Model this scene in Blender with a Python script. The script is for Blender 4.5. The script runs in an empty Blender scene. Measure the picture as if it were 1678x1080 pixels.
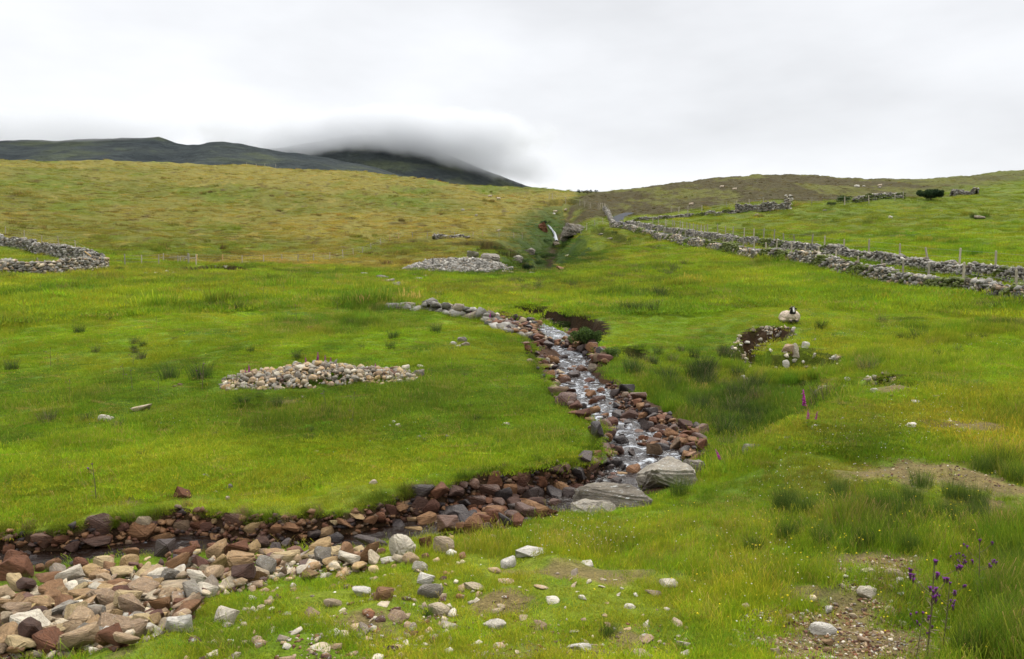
import bpy, bmesh, math, random
import numpy as np
from mathutils import Vector, Matrix, Euler
random.seed(7); RNG = np.random.default_rng(7)
SC = bpy.context.scene
COL = SC.collection

# ------------------------------------------------------------------ camera
F = 1305.0; CX, CY = 839.0, 540.0; HV = 430.0
PITCH = math.atan((CY - HV) / F)
SP, CP = math.sin(PITCH), math.cos(PITCH)
cam = bpy.data.cameras.new('camera'); cam.sensor_width = 36.0; cam.lens = 36.0 * F / 1678.0
cam.clip_start = 0.1; cam.clip_end = 20000
camo = bpy.data.objects.new('camera', cam); COL.objects.link(camo)
camo.location = (0, 0, 0); camo.rotation_euler = (math.pi / 2 - PITCH, 0, 0)
SC.camera = camo

# ------------------------------------------------------------------ sky and sun (overcast)
world = bpy.data.worlds.new('World'); SC.world = world; world.use_nodes = True
def build_world():
    nt = world.node_tree; N = nt.nodes; L = nt.links; N.clear()
    out = N.new('ShaderNodeOutputWorld'); bg = N.new('ShaderNodeBackground')
    sky = N.new('ShaderNodeTexSky'); sky.sky_type = 'NISHITA'; sky.sun_disc = False
    sky.sun_elevation = math.radians(48); sky.sun_rotation = math.radians(28)
    tc = N.new('ShaderNodeTexCoord'); sep = N.new('ShaderNodeSeparateXYZ')
    L.new(tc.outputs['Generated'], sep.inputs[0])
    # cloud deck: brighter towards the zenith (as an overcast sky is), with soft lumps
    mp = N.new('ShaderNodeMapping'); mp.inputs['Scale'].default_value = (1.2, 1.2, 3.4); mp.inputs['Location'].default_value = (2.3, 0.7, 0.4)
    L.new(tc.outputs['Generated'], mp.inputs[0])
    nz = N.new('ShaderNodeTexNoise'); nz.inputs['Scale'].default_value = 1.9; nz.inputs['Detail'].default_value = 5; nz.inputs['Roughness'].default_value = 0.5
    L.new(mp.outputs[0], nz.inputs['Vector'])
    r = N.new('ShaderNodeMapRange'); r.inputs['From Min'].default_value = 0.3; r.inputs['From Max'].default_value = 0.7
    r.inputs['To Min'].default_value = 0.84; r.inputs['To Max'].default_value = 1.14
    L.new(nz.outputs[0], r.inputs['Value'])
    g = N.new('ShaderNodeMapRange'); g.inputs['From Min'].default_value = 0.33; g.inputs['From Max'].default_value = 1.0
    g.inputs['To Min'].default_value = 7.0; g.inputs['To Max'].default_value = 27.0
    L.new(sep.outputs['Z'], g.inputs['Value'])
    m = N.new('ShaderNodeMath'); m.operation = 'MULTIPLY'; L.new(r.outputs[0], m.inputs[0]); L.new(g.outputs[0], m.inputs[1])
    cc = N.new('ShaderNodeVectorMath'); cc.operation = 'SCALE'; cc.inputs[0].default_value = (0.985, 1.0, 1.03)
    L.new(m.outputs[0], cc.inputs['Scale'])
    mix = N.new('ShaderNodeMix'); mix.data_type = 'RGBA'; mix.inputs['Factor'].default_value = 0.96
    L.new(sky.outputs[0], mix.inputs['A']); L.new(cc.outputs[0], mix.inputs['B'])
    L.new(mix.outputs['Result'], bg.inputs['Color']); bg.inputs['Strength'].default_value = 0.1
    L.new(bg.outputs[0], out.inputs['Surface'])
build_world()
sun = bpy.data.lights.new('sun', 'SUN'); sun.energy = 1.5; sun.angle = math.radians(12); sun.color = (1.0, 0.95, 0.86)
suno = bpy.data.objects.new('sun', sun); COL.objects.link(suno)
_se, _sr = math.radians(48), math.radians(28)
_sd = Vector((math.sin(_sr) * math.cos(_se), math.cos(_sr) * math.cos(_se), math.sin(_se)))
suno.rotation_euler = _sd.to_track_quat('Z', 'Y').to_euler()
SC.view_settings.view_transform = 'Standard'; SC.view_settings.look = 'None'
SC.view_settings.gamma = 1.0; SC.view_settings.use_curve_mapping = False; SC.view_settings.exposure = 0.45
SC.render.engine = 'CYCLES'
SC.cycles.use_denoising = True
SC.cycles.max_bounces = 7; SC.cycles.diffuse_bounces = 2; SC.cycles.glossy_bounces = 2
SC.cycles.transmission_bounces = 2; SC.cycles.transparent_max_bounces = 8; SC.cycles.volume_bounces = 4
SC.cycles.volume_step_rate = 1.0; SC.cycles.volume_max_steps = 64
SC.cycles.sample_clamp_indirect = 4.0

# ------------------------------------------------------------------ small maths helpers
def sstep(a, b, x):
    t = np.clip((x - a) / (b - a), 0, 1); return t * t * (3 - 2 * t)
def _hash(ix, iy, seed):
    h = (ix.astype(np.int64) * 374761393 + iy.astype(np.int64) * 668265263 + seed * 974634777) & 0xffffffff
    h = ((h ^ (h >> 13)) * 1274126177) & 0xffffffff
    h = ((h ^ (h >> 16)) * 2246822519) & 0xffffffff
    return ((h ^ (h >> 15)) & 0xffff) / 65535.0
def vnoise(x, y, seed=0):
    x = np.asarray(x, float); y = np.asarray(y, float)
    ix = np.floor(x); iy = np.floor(y); fx = x - ix; fy = y - iy
    fx = fx * fx * fx * (fx * (fx * 6 - 15) + 10); fy = fy * fy * fy * (fy * (fy * 6 - 15) + 10)
    a = _hash(ix, iy, seed); b = _hash(ix + 1, iy, seed); c = _hash(ix, iy + 1, seed); d = _hash(ix + 1, iy + 1, seed)
    return (a + (b - a) * fx) * (1 - fy) + (c + (d - c) * fx) * fy
def fbm(x, y, wl, octs=3, seed=0, gain=0.5):            # zero-mean, about -1..1
    s = 0; amp = 1; tot = 0; ca, sa = math.cos(0.6), math.sin(0.6)
    x = np.asarray(x, float) / wl; y = np.asarray(y, float) / wl
    for k in range(octs):
        s = s + amp * (vnoise(x, y, seed + k * 17) * 2 - 1); tot += amp; amp *= gain
        x, y = (x * ca - y * sa) * 2.03 + 5.1, (x * sa + y * ca) * 2.03 - 3.7
    return s / tot * 1.5

def slope_of_v(v):                                       # dZ/dY of the ray through image row v
    y = (CY - np.asarray(v, float)) / F
    return (-SP + y * CP) / (CP + y * SP)
def pix(u, v, Y):                                        # the world point at depth Y seen at pixel (u, v)
    x = (u - CX) / F; y = (CY - v) / F; t = Y / (CP + y * SP)
    return np.array([t * x, Y, t * (-SP + y * CP)])
def project(X, Y, Z):
    d = Y * CP - Z * SP; h = Y * SP + Z * CP
    return CX + F * X / d, CY - F * h / d

# ------------------------------------------------------------------ the lie of the land: depth profiles
PROF = {
 -700: [(3,-2.2),(6,1085),(8,990),(10.5,935),(12.5,868),(16,775),(20,700),(26,615),(34,545),(45,490),(60,455),(70,447),(90,418),(110,398),(150,350),(200,300),(260,266),(320,262),(420,290),(700,350),(3000,425)],
 0:    [(3,-2.2),(6,1080),(8,985),(10,932),(12.5,862),(16,775),(20,695),(26,612),(34,543),(45,492),(60,458),(70,448),(80,433),(100,408),(115,398),(150,350),(200,300),(260,264),(300,262),(400,290),(700,350),(3000,425)],
 300:  [(3,-2.2),(6,1080),(8,982),(10,925),(12.5,835),(16,752),(20,678),(26,602),(34,537),(45,489),(60,460),(75,450),(90,440),(110,428),(150,385),(200,335),(260,288),(320,266),(420,290),(700,350),(3000,425)],
 600:  [(3,-2.2),(6,1080),(8,978),(10,915),(11.5,880),(12.8,820),(16,745),(20,668),(26,595),(34,532),(45,492),(60,470),(75,455),(90,446),(110,432),(140,405),(200,350),(300,278),(420,300),(700,350),(3000,425)],
 750:  [(3,-2.2),(6,1080),(8,975),(10,908),(11.8,868),(13.6,787),(16,735),(20,662),(26,590),(34,532),(42,508),(50,508),(58,494),(70,472),(90,450),(110,428),(125,412),(150,390),(200,350),(300,301),(420,330),(700,370),(3000,425)],
 880:  [(3,-2.2),(6,1080),(8,968),(10,897),(12.3,848),(14.5,768),(17,708),(21,648),(25,607),(30,572),(37,538),(45,518),(52,498),(70,467),(90,448),(110,430),(140,408),(170,382),(220,345),(300,310),(420,335),(700,370),(3000,425)],
 1000: [(3,-2.2),(6,1080),(8,966),(10,893),(12.8,833),(16,740),(20,676),(24,632),(28,597),(34,553),(40,520),(50,490),(65,465),(85,440),(110,415),(140,392),(165,378),(200,352),(300,312),(420,330),(700,370),(3000,425)],
 1150: [(3,-2.2),(6,1080),(8,960),(10,885),(12.5,822),(15,775),(17,752),(20,706),(22,684),(26,645),(30,603),(33,560),(36,540),(42,510),(52,476),(70,442),(90,418),(106,404),(130,386),(150,370),(200,335),(270,298),(320,297),(450,320),(700,360),(3000,425)],
 1250: [(3,-2.2),(6,1080),(8,948),(10,868),(12,803),(14,742),(15,727),(17,746),(20,708),(24,657),(27.3,620),(29.2,588),(31,541),(32.3,527),(40,500),(50,471),(65,444),(80,427),(105,397),(150,357),(200,327),(260,293),(320,293),(450,320),(700,360),(3000,425)],
 1320: [(3,-2.2),(6,1080),(8,940),(10,855),(12,785),(14,717),(15.5,692),(18,694),(21,668),(24,640),(27,609),(29.3,570),(31.2,531),(32.5,526),(40,499),(50,468),(63,445),(80,417),(105,390),(150,352),(200,323),(260,290),(320,291),(450,320),(700,360),(3000,425)],
 1420: [(3,-2.2),(6,1080),(8,935),(10,848),(12.5,762),(15,697),(16,683),(19,643),(23,605),(27,568),(34,527),(42,497),(50,475),(58,462),(66,437),(80,418),(105,387),(140,352),(200,320),(270,294),(330,296),(450,320),(700,360),(3000,425)],
 1500: [(3,-2.2),(6,1080),(8,932),(10,842),(12.5,757),(15,690),(16,670),(20,616),(26,568),(34,522),(42,496),(50,482),(54,466),(61,447),(75,420),(100,385),(140,350),(200,325),(280,295),(340,300),(450,320),(700,360),(3000,425)],
 1678: [(3,-2.2),(6,1080),(8,935),(10,840),(12.5,750),(15.5,667),(20,610),(26,562),(32,531),(39,507),(44,482),(48,468),(60,440),(80,410),(110,370),(150,340),(200,308),(260,281),(320,285),(450,320),(700,360),(3000,425)],
 2300: [(3,-2.2),(6,1080),(8,935),(10,835),(12.5,740),(15.5,660),(20,600),(26,552),(32,520),(39,490),(44,475),(60,430),(80,400),(110,360),(150,330),(200,298),(260,272),(320,280),(450,320),(700,360),(3000,425)],
}
_LG = np.linspace(math.log(1.0), math.log(3000), 420)
_US = np.array(sorted(PROF)); _ZT = []
for _u in _US:
    ys = [1.0]; zs = [-1.75]
    for (Y, v) in PROF[_u]:
        ys.append(Y); zs.append(v if v < 0 else float(slope_of_v(v)) * Y)
    z = np.interp(_LG, np.log(ys), zs)
    k = np.exp(-0.5 * (np.arange(-6, 7) / 2.2) ** 2); k /= k.sum()
    # smooth the angle, not the height, so that far hills keep their crest
    a = z / np.exp(_LG); ap = np.concatenate([np.full(6, a[0]), a, np.full(6, a[-1])])
    _ZT.append(np.convolve(ap, k, 'valid'))
_ZT = np.array(_ZT)
_UD = np.linspace(_US[0], _US[-1], 301)                  # densify and smooth across columns
_ZD = np.array([np.interp(_UD, _US, _ZT[:, j]) for j in range(len(_LG))]).T
k = np.exp(-0.5 * (np.arange(-7, 8) / 3.0) ** 2); k /= k.sum()
_ZD = np.array([np.convolve(np.pad(_ZD[:, j], 7, mode='edge'), k, 'valid') for j in range(len(_LG))]).T

TMAX = math.radians(56)
def base_h(X, Y):
    X = np.asarray(X, float); Y = np.asarray(Y, float)
    r = np.hypot(X, Y) + 1e-9; th = np.arctan2(X, Y); thc = np.clip(th, -TMAX, TMAX)
    Ye = np.maximum(r * np.cos(thc), 1.0); a = np.tan(thc)
    l = (np.log(Ye) - _LG[0]) / (_LG[1] - _LG[0]); l = np.clip(l, 0, len(_LG) - 1.001); i = l.astype(int); fl = l - i
    s = np.full(X.shape, -0.2)
    for it in range(3):
        yy = (s * CP + SP) / (CP - s * SP)               # image y of this slope
        u = CX + F * a * (CP + yy * SP)
        c = np.clip((u - _UD[0]) / (_UD[1] - _UD[0]), 0, len(_UD) - 1.001); j = c.astype(int); fc = c - j
        s = (_ZD[j, i] * (1 - fc) + _ZD[j + 1, i] * fc) * (1 - fl) + (_ZD[j, i + 1] * (1 - fc) + _ZD[j + 1, i + 1] * fc) * fl
    return s * Ye

_YR = np.exp(np.linspace(math.log(4.0), math.log(900), 2600))
def cast(u, v, h=None, ymin=4.0):                        # first point of the ground seen at pixel (u, v)
    h = h or base_h; x = (u - CX) / F; y = (CY - v) / F; t = _YR / (CP + y * SP)
    X = t * x; Z = t * (-SP + y * CP); G = h(X, _YR)
    ok = (G >= Z) & (_YR >= ymin); i = int(np.argmax(ok)) if ok.any() else len(_YR) - 1
    if i > 0:
        d0 = Z[i-1] - G[i-1]; d1 = G[i] - Z[i]; w = d0 / (d0 + d1 + 1e-12) if d0 > 0 else 1.0
        return np.array([X[i-1] * (1 - w) + X[i] * w, _YR[i-1] * (1 - w) + _YR[i] * w, G[i]])
    return np.array([X[i], _YR[i], G[i]])

def seg_dist(X, Y, P):                                   # distance to polyline, signed side, fraction, index
    best = np.full(X.shape, 1e9); side = np.zeros(X.shape); par = np.zeros(X.shape)
    for k in range(len(P) - 1):
        ax, ay = P[k][0], P[k][1]; dx, dy = P[k+1][0] - ax, P[k+1][1] - ay; L2 = dx * dx + dy * dy + 1e-12
        t = np.clip(((X - ax) * dx + (Y - ay) * dy) / L2, 0, 1)
        d = np.hypot(X - ax - t * dx, Y - ay - t * dy); m = d < best
        best = np.where(m, d, best); side = np.where(m, np.sign(dx * (Y - ay) - dy * (X - ax)), side); par = np.where(m, k + t, par)
    return best, side, par
def inside(X, Y, P):
    r = np.zeros(X.shape, bool); n = len(P)
    for k in range(n):
        x0, y0 = P[k][0], P[k][1]; x1, y1 = P[(k+1) % n][0], P[(k+1) % n][1]
        if y0 == y1: continue
        c = ((y0 > Y) != (y1 > Y)) & (X < (x1 - x0) * (Y - y0) / (y1 - y0) + x0); r ^= c
    return r

# ------------------------------------------------------------------ the stream
def zwater(X, Y):
    return np.interp(Y, [8, 11, 12.5, 14, 16, 20, 25, 30, 37, 45, 60, 95], [-4.3, -4.26, -4.22, -4.18, -4.13, -4.06, -3.88, -3.68, -3.38, -3.15, -2.8, -1.7]) + 0.008 * np.minimum(X, 0) - .10
FAR_PX = [(-500,885),(-250,880),(0,872),(130,864),(215,848),(300,832),(400,838),(470,842),(560,832),(620,815),(700,796),(800,776),(890,766),(945,752),(978,728),(985,705),(955,684),(925,660),(900,640),(882,612),(872,582),(856,554),(842,541)]
NEAR_PX = [(-500,950),(-250,945),(0,938),(100,928),(250,914),(400,905),(500,899),(600,893),(700,887),(800,867),(870,852),(950,836),(1060,812),(1140,785),(1166,752),(1160,718),(1120,690),(1080,663),(1040,640),(1002,612),(985,592),(990,572),(955,553),(905,541),(870,531)]
FAR = [cast(u, v) for u, v in FAR_PX]; NEAR = [cast(u, v) for u, v in NEAR_PX]
# upstream stretch, hidden behind the low wall
FAR += [np.array([-1.6,43.0,0]), np.array([-4.6,46.5,0]), np.array([-8,48.5,0])]
NEAR += [np.array([1.2,45.2,0]), np.array([-2.0,47.5,0]), np.array([-8,50.0,0])]
CHPOLY = [tuple(p[:2]) for p in FAR] + [tuple(p[:2]) for p in NEAR[::-1]]
def cast_water(u, v): return cast(u, v, zwater)
MID_PX = [(-500,908),(-250,907),(0,905),(200,900),(400,893),(540,882),(640,872),(740,862),(850,845),(940,818),(1010,792),(1066,762),(1064,738),(1045,712),(1010,690),(980,670),(957,645),(945,620),(948,600),(955,582),(925,564),(893,552)]
MIDW = [.5]*5 + [.46,.38,.34,.34,.4,.5,.62,.62,.58,.55,.55,.58,.6,.6,.55,.5,.5]
MID = [cast_water(u, v) for u, v in MID_PX] + [np.array([0.0,44,0]), np.array([-3.4,46.8,0]), np.array([-8,49.2,0])]
MIDW += [.5]*3

# gully with the waterfall
GUL_PX = [(868,446,93),(884,433,104),(903,418,118),(916,402,132),(908,388,146),(899,374,156),(905,358,175),(925,345,200),(940,330,235)]
GUL = [pix(u, v, Y) for u, v, Y in GUL_PX]
GULD = [1.2,3.2,5.5,7.0,7.5,7.0,5,3.2,0.5]; GULW = [3,6,9,10,10,9,8,7,5]

# cut banks: edge line seen in the photo, the ground falls away on the near side
DITCH = [ # pixels of the lip, drop, width, soil
 ([(735,503),(790,498),(860,497),(925,503),(962,516),(990,536),(1003,556)], 1.15, 4.0, 1.0),
 ([(1000,560),(1040,566),(1068,580),(1075,600)], .55, 2.2, .8),
 ([(262,446),(300,436),(350,434),(400,436),(432,446)], 1.5, 5.0, 1.0),
 ([(455,449),(490,445),(530,450)], .9, 4.0, .8),
 ([(700,404),(745,397),(790,394),(830,400),(862,408),(885,400)], 5.0, 15.0, .55),
 ([(1405,640),(1425,625),(1455,615),(1485,618)], .4, 1.0, 1.0),
 ([(940,385),(985,378),(1030,386),(1050,400)], 1.6, 6.0, .4),
 ([(980,410),(1020,404),(1048,408)], 1.0, 5.0, .4),
 ([(1252,388),(1330,386),(1420,372)], .9, 5.0, .5),
 ([(1625,860),(1650,848),(1700,850)], .35, .9, 1.0),
 ([(690,424),(735,420),(760,428)], 1.2, 5.0, .5),
 ([(640,398),(680,396),(720,399)], 1.0, 5.0, .3),
 ([(1046,398),(1080,402),(1100,408)], .8, 4.0, .3),
 ([(880,340),(900,328),(935,326),(960,335)], 3.0, 11.0, .3),
 ([(1400,330),(1440,322),(1485,322)], 2.0, 9.0, .8),
]
TERR = [ # stepped faces of the mound under the sheep: lip, drop, run of the face, soil
 ([(1165,606),(1184,574),(1204,549),(1236,537),(1266,535),(1292,535),(1316,543),(1330,556)], .95, .75, 1.0),
 ([(1236,620),(1262,592),(1290,566),(1325,566),(1365,574),(1400,586),(1432,608)], .75, .6, 1.0),
 ([(1225,655),(1250,634),(1285,626),(1335,628),(1378,634),(1410,644)], .45, .5, .9),
 ([(1405,650),(1425,630),(1455,617),(1500,612),(1560,618)], .22, .35, .8),
]
def _dl(pts): return [cast(u, v)[:2] for u, v in pts]
TERRW = [([cast(u, v)[:2] for u, v in p], d, st, s) for p, d, st, s in TERR]
DITCHW = [(_dl(p), d, w, s) for p, d, w, s in DITCH]

ROADP = [(29.5,36),(29.2,50),(28.6,70),(27.9,95),(27.0,125),(25.6,150),(24.0,168),(23.4,180),(25,190),(29,198)]

def ground(X, Y, full=False):
    X = np.asarray(X, float); Y = np.asarray(Y, float); shp = X.shape; X = X.ravel(); Y = Y.ravel()
    z = base_h(X, Y); r = np.hypot(X, Y); soil = np.zeros(X.shape); bed = np.zeros(X.shape); trk = np.zeros(X.shape)
    # undulation
    near = 1 - sstep(60, 110, r)
    z = z + near * (0.12 * fbm(X, Y, 2.2, 3, 3) + 0.10 * fbm(X, Y, 9, 2, 9) * sstep(14, 30, r))
    far = sstep(70, 140, r)
    hill = far * (0.5 * fbm(X, Y, 7, 3, 21) + 1.1 * fbm(X, Y, 38, 3, 31) * sstep(110, 200, r))
    z = z + hill + far * sstep(280, 600, r) * 6 * fbm(X, Y, 120, 3, 41)
    turf = 0.05 * fbm(X, Y, 0.6, 2, 51); z = z + turf * (1 - sstep(30, 60, r))
    tus = np.maximum(0, fbm(X, Y * 0.8, 1.9, 2, 61)); z = z + 0.30 * tus * sstep(80, 120, r) * (1 - sstep(400, 600, r))
    # ditches and cut banks
    for P, drop, w, s in DITCHW:
        xs = [p[0] for p in P]; ys = [p[1] for p in P]; pad = w * 2
        m = (X > min(xs) - pad) & (X < max(xs) + pad) & (Y > min(ys) - pad) & (Y < max(ys) + pad)
        if not m.any(): continue
        xm, ym = X[m], Y[m]
        wob = 0.10 * w * fbm(xm, ym, w * 0.6, 2, 71)
        d, sd, par = seg_dist(xm, ym, P); ds = np.where(sd < 0, d, -d) + wob
        n = len(P) - 1; tap = sstep(0, 0.9, par) * sstep(0, 0.9, n - par)
        st = 0.10 * w
        prof = sstep(0, st, ds) * (1 - sstep(0.35 * w, w, ds))
        z[m] -= drop * prof * tap
        fz = sstep(-0.05 * w, 0.03 * w, ds) * (1 - sstep(st * 2.0, st * 4.5, ds)) * tap
        soil[m] = np.maximum(soil[m], s * fz)
    for P, drop, run, s in TERRW:
        xs = [p[0] for p in P]; ys = [p[1] for p in P]; m = (X > min(xs) - 3) & (X < max(xs) + 3) & (Y > min(ys) - 9) & (Y < max(ys) + 3)
        if not m.any(): continue
        xm, ym = X[m], Y[m]; d, sd, par = seg_dist(xm, ym, P); ds = np.where(sd < 0, d, -d) + .28 * fbm(xm, ym, 1.1, 3, 73) + .08 * fbm(xm, ym, .35, 2, 75)
        pt = np.array(P); lx = np.interp(par, range(len(P)), pt[:, 0]); ly = np.interp(par, range(len(P)), pt[:, 1]); zl = base_h(lx, ly) + .06
        n = len(P) - 1; tap = sstep(0, 1.2, par) * sstep(0, 1.0, n - par); t = sstep(0, run, ds) * tap
        tgt = zl - drop * t - .04 * np.maximum(ds, 0); zz = z[m]; lower = np.minimum(zz, tgt); z[m] = np.where(ds > 0, zz + (lower - zz) * sstep(0, .08, ds) * (tap > 0), zz)
        pt2 = .5 + .5 * sstep(-.5, .3, fbm(xm, ym, 1.0, 3, 79)); soil[m] = np.maximum(soil[m], s * pt2 * sstep(.02, .10, ds) * (1 - sstep(run * .85, run * 1.5, ds)) * tap)
    # gully
    m = (r > 80) & (r < 260) & (np.abs(X) < 45)
    if m.any():
        xm, ym = X[m], Y[m]; d, sd, par = seg_dist(xm, ym, [g[:2] for g in GUL])
        dep = np.interp(par, range(len(GULD)), GULD); wid = np.interp(par, range(len(GULW)), GULW)
        d2 = d + 1.2 * fbm(xm, ym, 5, 3, 81)
        t = np.clip(1 - np.maximum(d2 - 0.6, 0) / wid, 0, 1); z[m] -= dep * t ** 1.4
        soil[m] = np.maximum(soil[m], 0.85 * sstep(1.6, 0.3, d2) * sstep(0.5, 1.5, dep))
    # stream channel
    m = (Y > 8) & (Y < 95) & (X < 8) & (X > -40)
    if m.any():
        xm, ym = X[m], Y[m]; wob = 0.10 * fbm(xm, ym, 0.8, 3, 91)
        ins = inside(xm, ym, CHPOLY); df, _, _ = seg_dist(xm, ym, FAR); dn, _, pn = seg_dist(xm, ym, NEAR); dm, _, pm = seg_dist(xm, ym, MID)
        sg = np.where(ins, 1.0, -1.0); dfar = df * sg + wob; dnr = dn * sg + wob
        nw = np.interp(pn, [0, 9, 11, 13, 14, 18, 24], [1.0, .9, .5, .4, .8, .7, .7])
        t = np.minimum(sstep(-0.02, 0.2, dfar), sstep(0, 1, dnr / nw))
        wh = np.interp(pm, range(len(MIDW)), MIDW)
        zb = zwater(xm, ym) - 0.14 + 0.42 * np.clip((dm - wh) / .8, 0, 1) + 0.05 * fbm(xm, ym, 0.5, 3, 95)
        # a stony hump between the front pool and the bend
        zz = z[m]; z[m] = np.where(zb < zz, zz + t * (zb - zz), zz)
        bed[m] = np.maximum(bed[m], sstep(0.0, 0.25, t)); soil[m] = np.maximum(soil[m], sstep(-0.06, 0.02, dfar) * (1 - sstep(0.25, 0.45, dfar)))
    # road bench
    m = (X > 5) & (X < 50) & (Y > 25) & (Y < 240)
    if m.any():
        xm, ym = X[m], Y[m]; d, _, par = seg_dist(xm, ym, ROADP)
        P = np.array(ROADP); cx = np.interp(par, range(len(P)), P[:, 0]); cy = np.interp(par, range(len(P)), P[:, 1])
        zc = base_h(cx, cy); w = 1 - sstep(1.9, 4.0, d); z[m] = z[m] * (1 - w) + zc * w
    if not full: return z.reshape(shp)
    return z.reshape(shp), soil.reshape(shp), bed.reshape(shp)

# ------------------------------------------------------------------ mesh / object helpers
def set_attr(me, name, arr, typ='FLOAT_COLOR', dom='POINT'):
    a = me.attributes.new(name, typ, dom); arr = np.asarray(arr, np.float32)
    if typ == 'FLOAT_COLOR':
        if arr.shape[1] == 3: arr = np.concatenate([arr, np.ones((len(arr), 1), np.float32)], 1)
        a.data.foreach_set('color', arr.ravel())
    elif typ == 'FLOAT_VECTOR': a.data.foreach_set('vector', arr.ravel())
    elif typ == 'INT': a.data.foreach_set('value', arr.astype(np.int32).ravel())
    else: a.data.foreach_set('value', arr.ravel())
def np_mesh(name, V, Fc, smooth=True):
    V = np.asarray(V, np.float32); Fc = np.asarray(Fc, np.int32); me = bpy.data.meshes.new(name)
    me.vertices.add(len(V)); me.vertices.foreach_set('co', V.ravel())
    n = Fc.shape[1]; me.loops.add(Fc.size); me.loops.foreach_set('vertex_index', Fc.ravel())
    me.polygons.add(len(Fc)); me.polygons.foreach_set('loop_start', np.arange(0, Fc.size, n, dtype=np.int32))
    try: me.polygons.foreach_set('loop_total', np.full(len(Fc), n, np.int32))
    except Exception: pass
    if smooth: me.polygons.foreach_set('use_smooth', np.ones(len(Fc), bool))
    me.update(calc_edges=True); me.validate(); return me
def link(name, me, mat=None, parent=None, kind=None, label=None, cat=None, group=None, loc=None):
    o = bpy.data.objects.new(name, me); COL.objects.link(o)
    if mat is not None and me is not None:
        if len(me.materials) == 0: me.materials.append(mat)
        elif me.materials[0] != mat:
            o.material_slots[0].link = 'OBJECT'; o.material_slots[0].material = mat
    if parent is not None: o.parent = parent
    if loc is not None: o.location = [float(c) for c in loc]
    if kind: o['kind'] = kind
    if label: o['label'] = label
    if cat: o['category'] = cat
    if group: o['group'] = group
    return o
def grid_faces(nr, nc, wrap=False):
    i = np.arange(nr - 1)[:, None]; j = np.arange(nc if wrap else nc - 1)[None, :]; j2 = (j + 1) % nc
    a = i * nc + j; b = i * nc + j2; c = (i + 1) * nc + j2; d = (i + 1) * nc + j
    return np.stack([a, b, c, d], -1).reshape(-1, 4)

# ------------------------------------------------------------------ materials
class NT:
    def __init__(s, name):
        s.m = bpy.data.materials.new(name); s.m.use_nodes = True; s.t = s.m.node_tree; s.N = s.t.nodes; s.L = s.t.links; s.N.clear()
        s.out = s.N.new('ShaderNodeOutputMaterial')
    def n(s, typ, **kw):
        x = s.N.new('ShaderNode' + typ)
        for k, v in kw.items():
            if k.startswith('i_'):
                key = k[2:].replace('_', ' '); x.inputs[int(key) if key.isdigit() else key].default_value = v
            else: setattr(x, k, v)
        return x
    def l(s, a, b): s.L.new(a, b)
    def noise(s, scale, detail=4, rough=0.55, vec=None, dist=0):
        x = s.n('TexNoise', i_Scale=scale, i_Detail=detail, i_Roughness=rough, i_Distortion=dist)
        if vec is not None: s.l(vec, x.inputs['Vector'])
        return x.outputs[0]
    def ramp(s, fac, stops):
        x = s.n('ValToRGB'); e = x.color_ramp.elements
        while len(e) < len(stops): e.new(0.5)
        for k, (p, c) in enumerate(stops):
            e[k].position = p; e[k].color = (c if len(c) == 4 else tuple(c) + (1,)) if hasattr(c, '__len__') else (c, c, c, 1)
        s.l(fac, x.inputs[0]); return x.outputs[0]
    def mix(s, fac, a, b, mode='MIX'):
        x = s.n('Mix', data_type='RGBA', blend_type=mode)
        for sock, v in (('Factor', fac), ('A', a), ('B', b)):
            if hasattr(v, 'links') or hasattr(v, 'is_linked'): s.l(v, x.inputs[sock])
            elif sock == 'Factor': x.inputs[sock].default_value = v
            else: x.inputs[sock].default_value = tuple(v) + ((1,) if len(v) == 3 else ())
        return x.outputs['Result']
    def math(s, op, a, b=None, c=None):
        x = s.n('Math', operation=op)
        for k, v in enumerate((a, b, c)):
            if v is None: continue
            if hasattr(v, 'is_linked'): s.l(v, x.inputs[k])
            else: x.inputs[k].default_value = v
        return x.outputs[0]
    def bump(s, h, strength=0.5, dist=0.02, normal=None):
        x = s.n('Bump', i_Strength=strength, i_Distance=dist); s.l(h, x.inputs['Height'])
        if normal is not None: s.l(normal, x.inputs['Normal'])
        return x.outputs[0]
    def bsdf(s, col=None, rough=0.9, spec=0.2, normal=None, **kw):
        x = s.n('BsdfPrincipled'); 
        if col is not None:
            if hasattr(col, 'is_linked'): s.l(col, x.inputs['Base Color'])
            else: x.inputs['Base Color'].default_value = tuple(col) + (1,)
        if hasattr(rough, 'is_linked'): s.l(rough, x.inputs['Roughness'])
        else: x.inputs['Roughness'].default_value = rough
        x.inputs['Specular IOR Level'].default_value = spec
        if normal is not None: s.l(normal, x.inputs['Normal'])
        for k, v in kw.items():
            k = k.replace('_', ' ')
            if hasattr(v, 'is_linked'): s.l(v, x.inputs[k])
            else: x.inputs[k].default_value = v
        return x.outputs[0]
    def done(s, sh): s.l(sh, s.out.inputs['Surface']); return s.m

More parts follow.
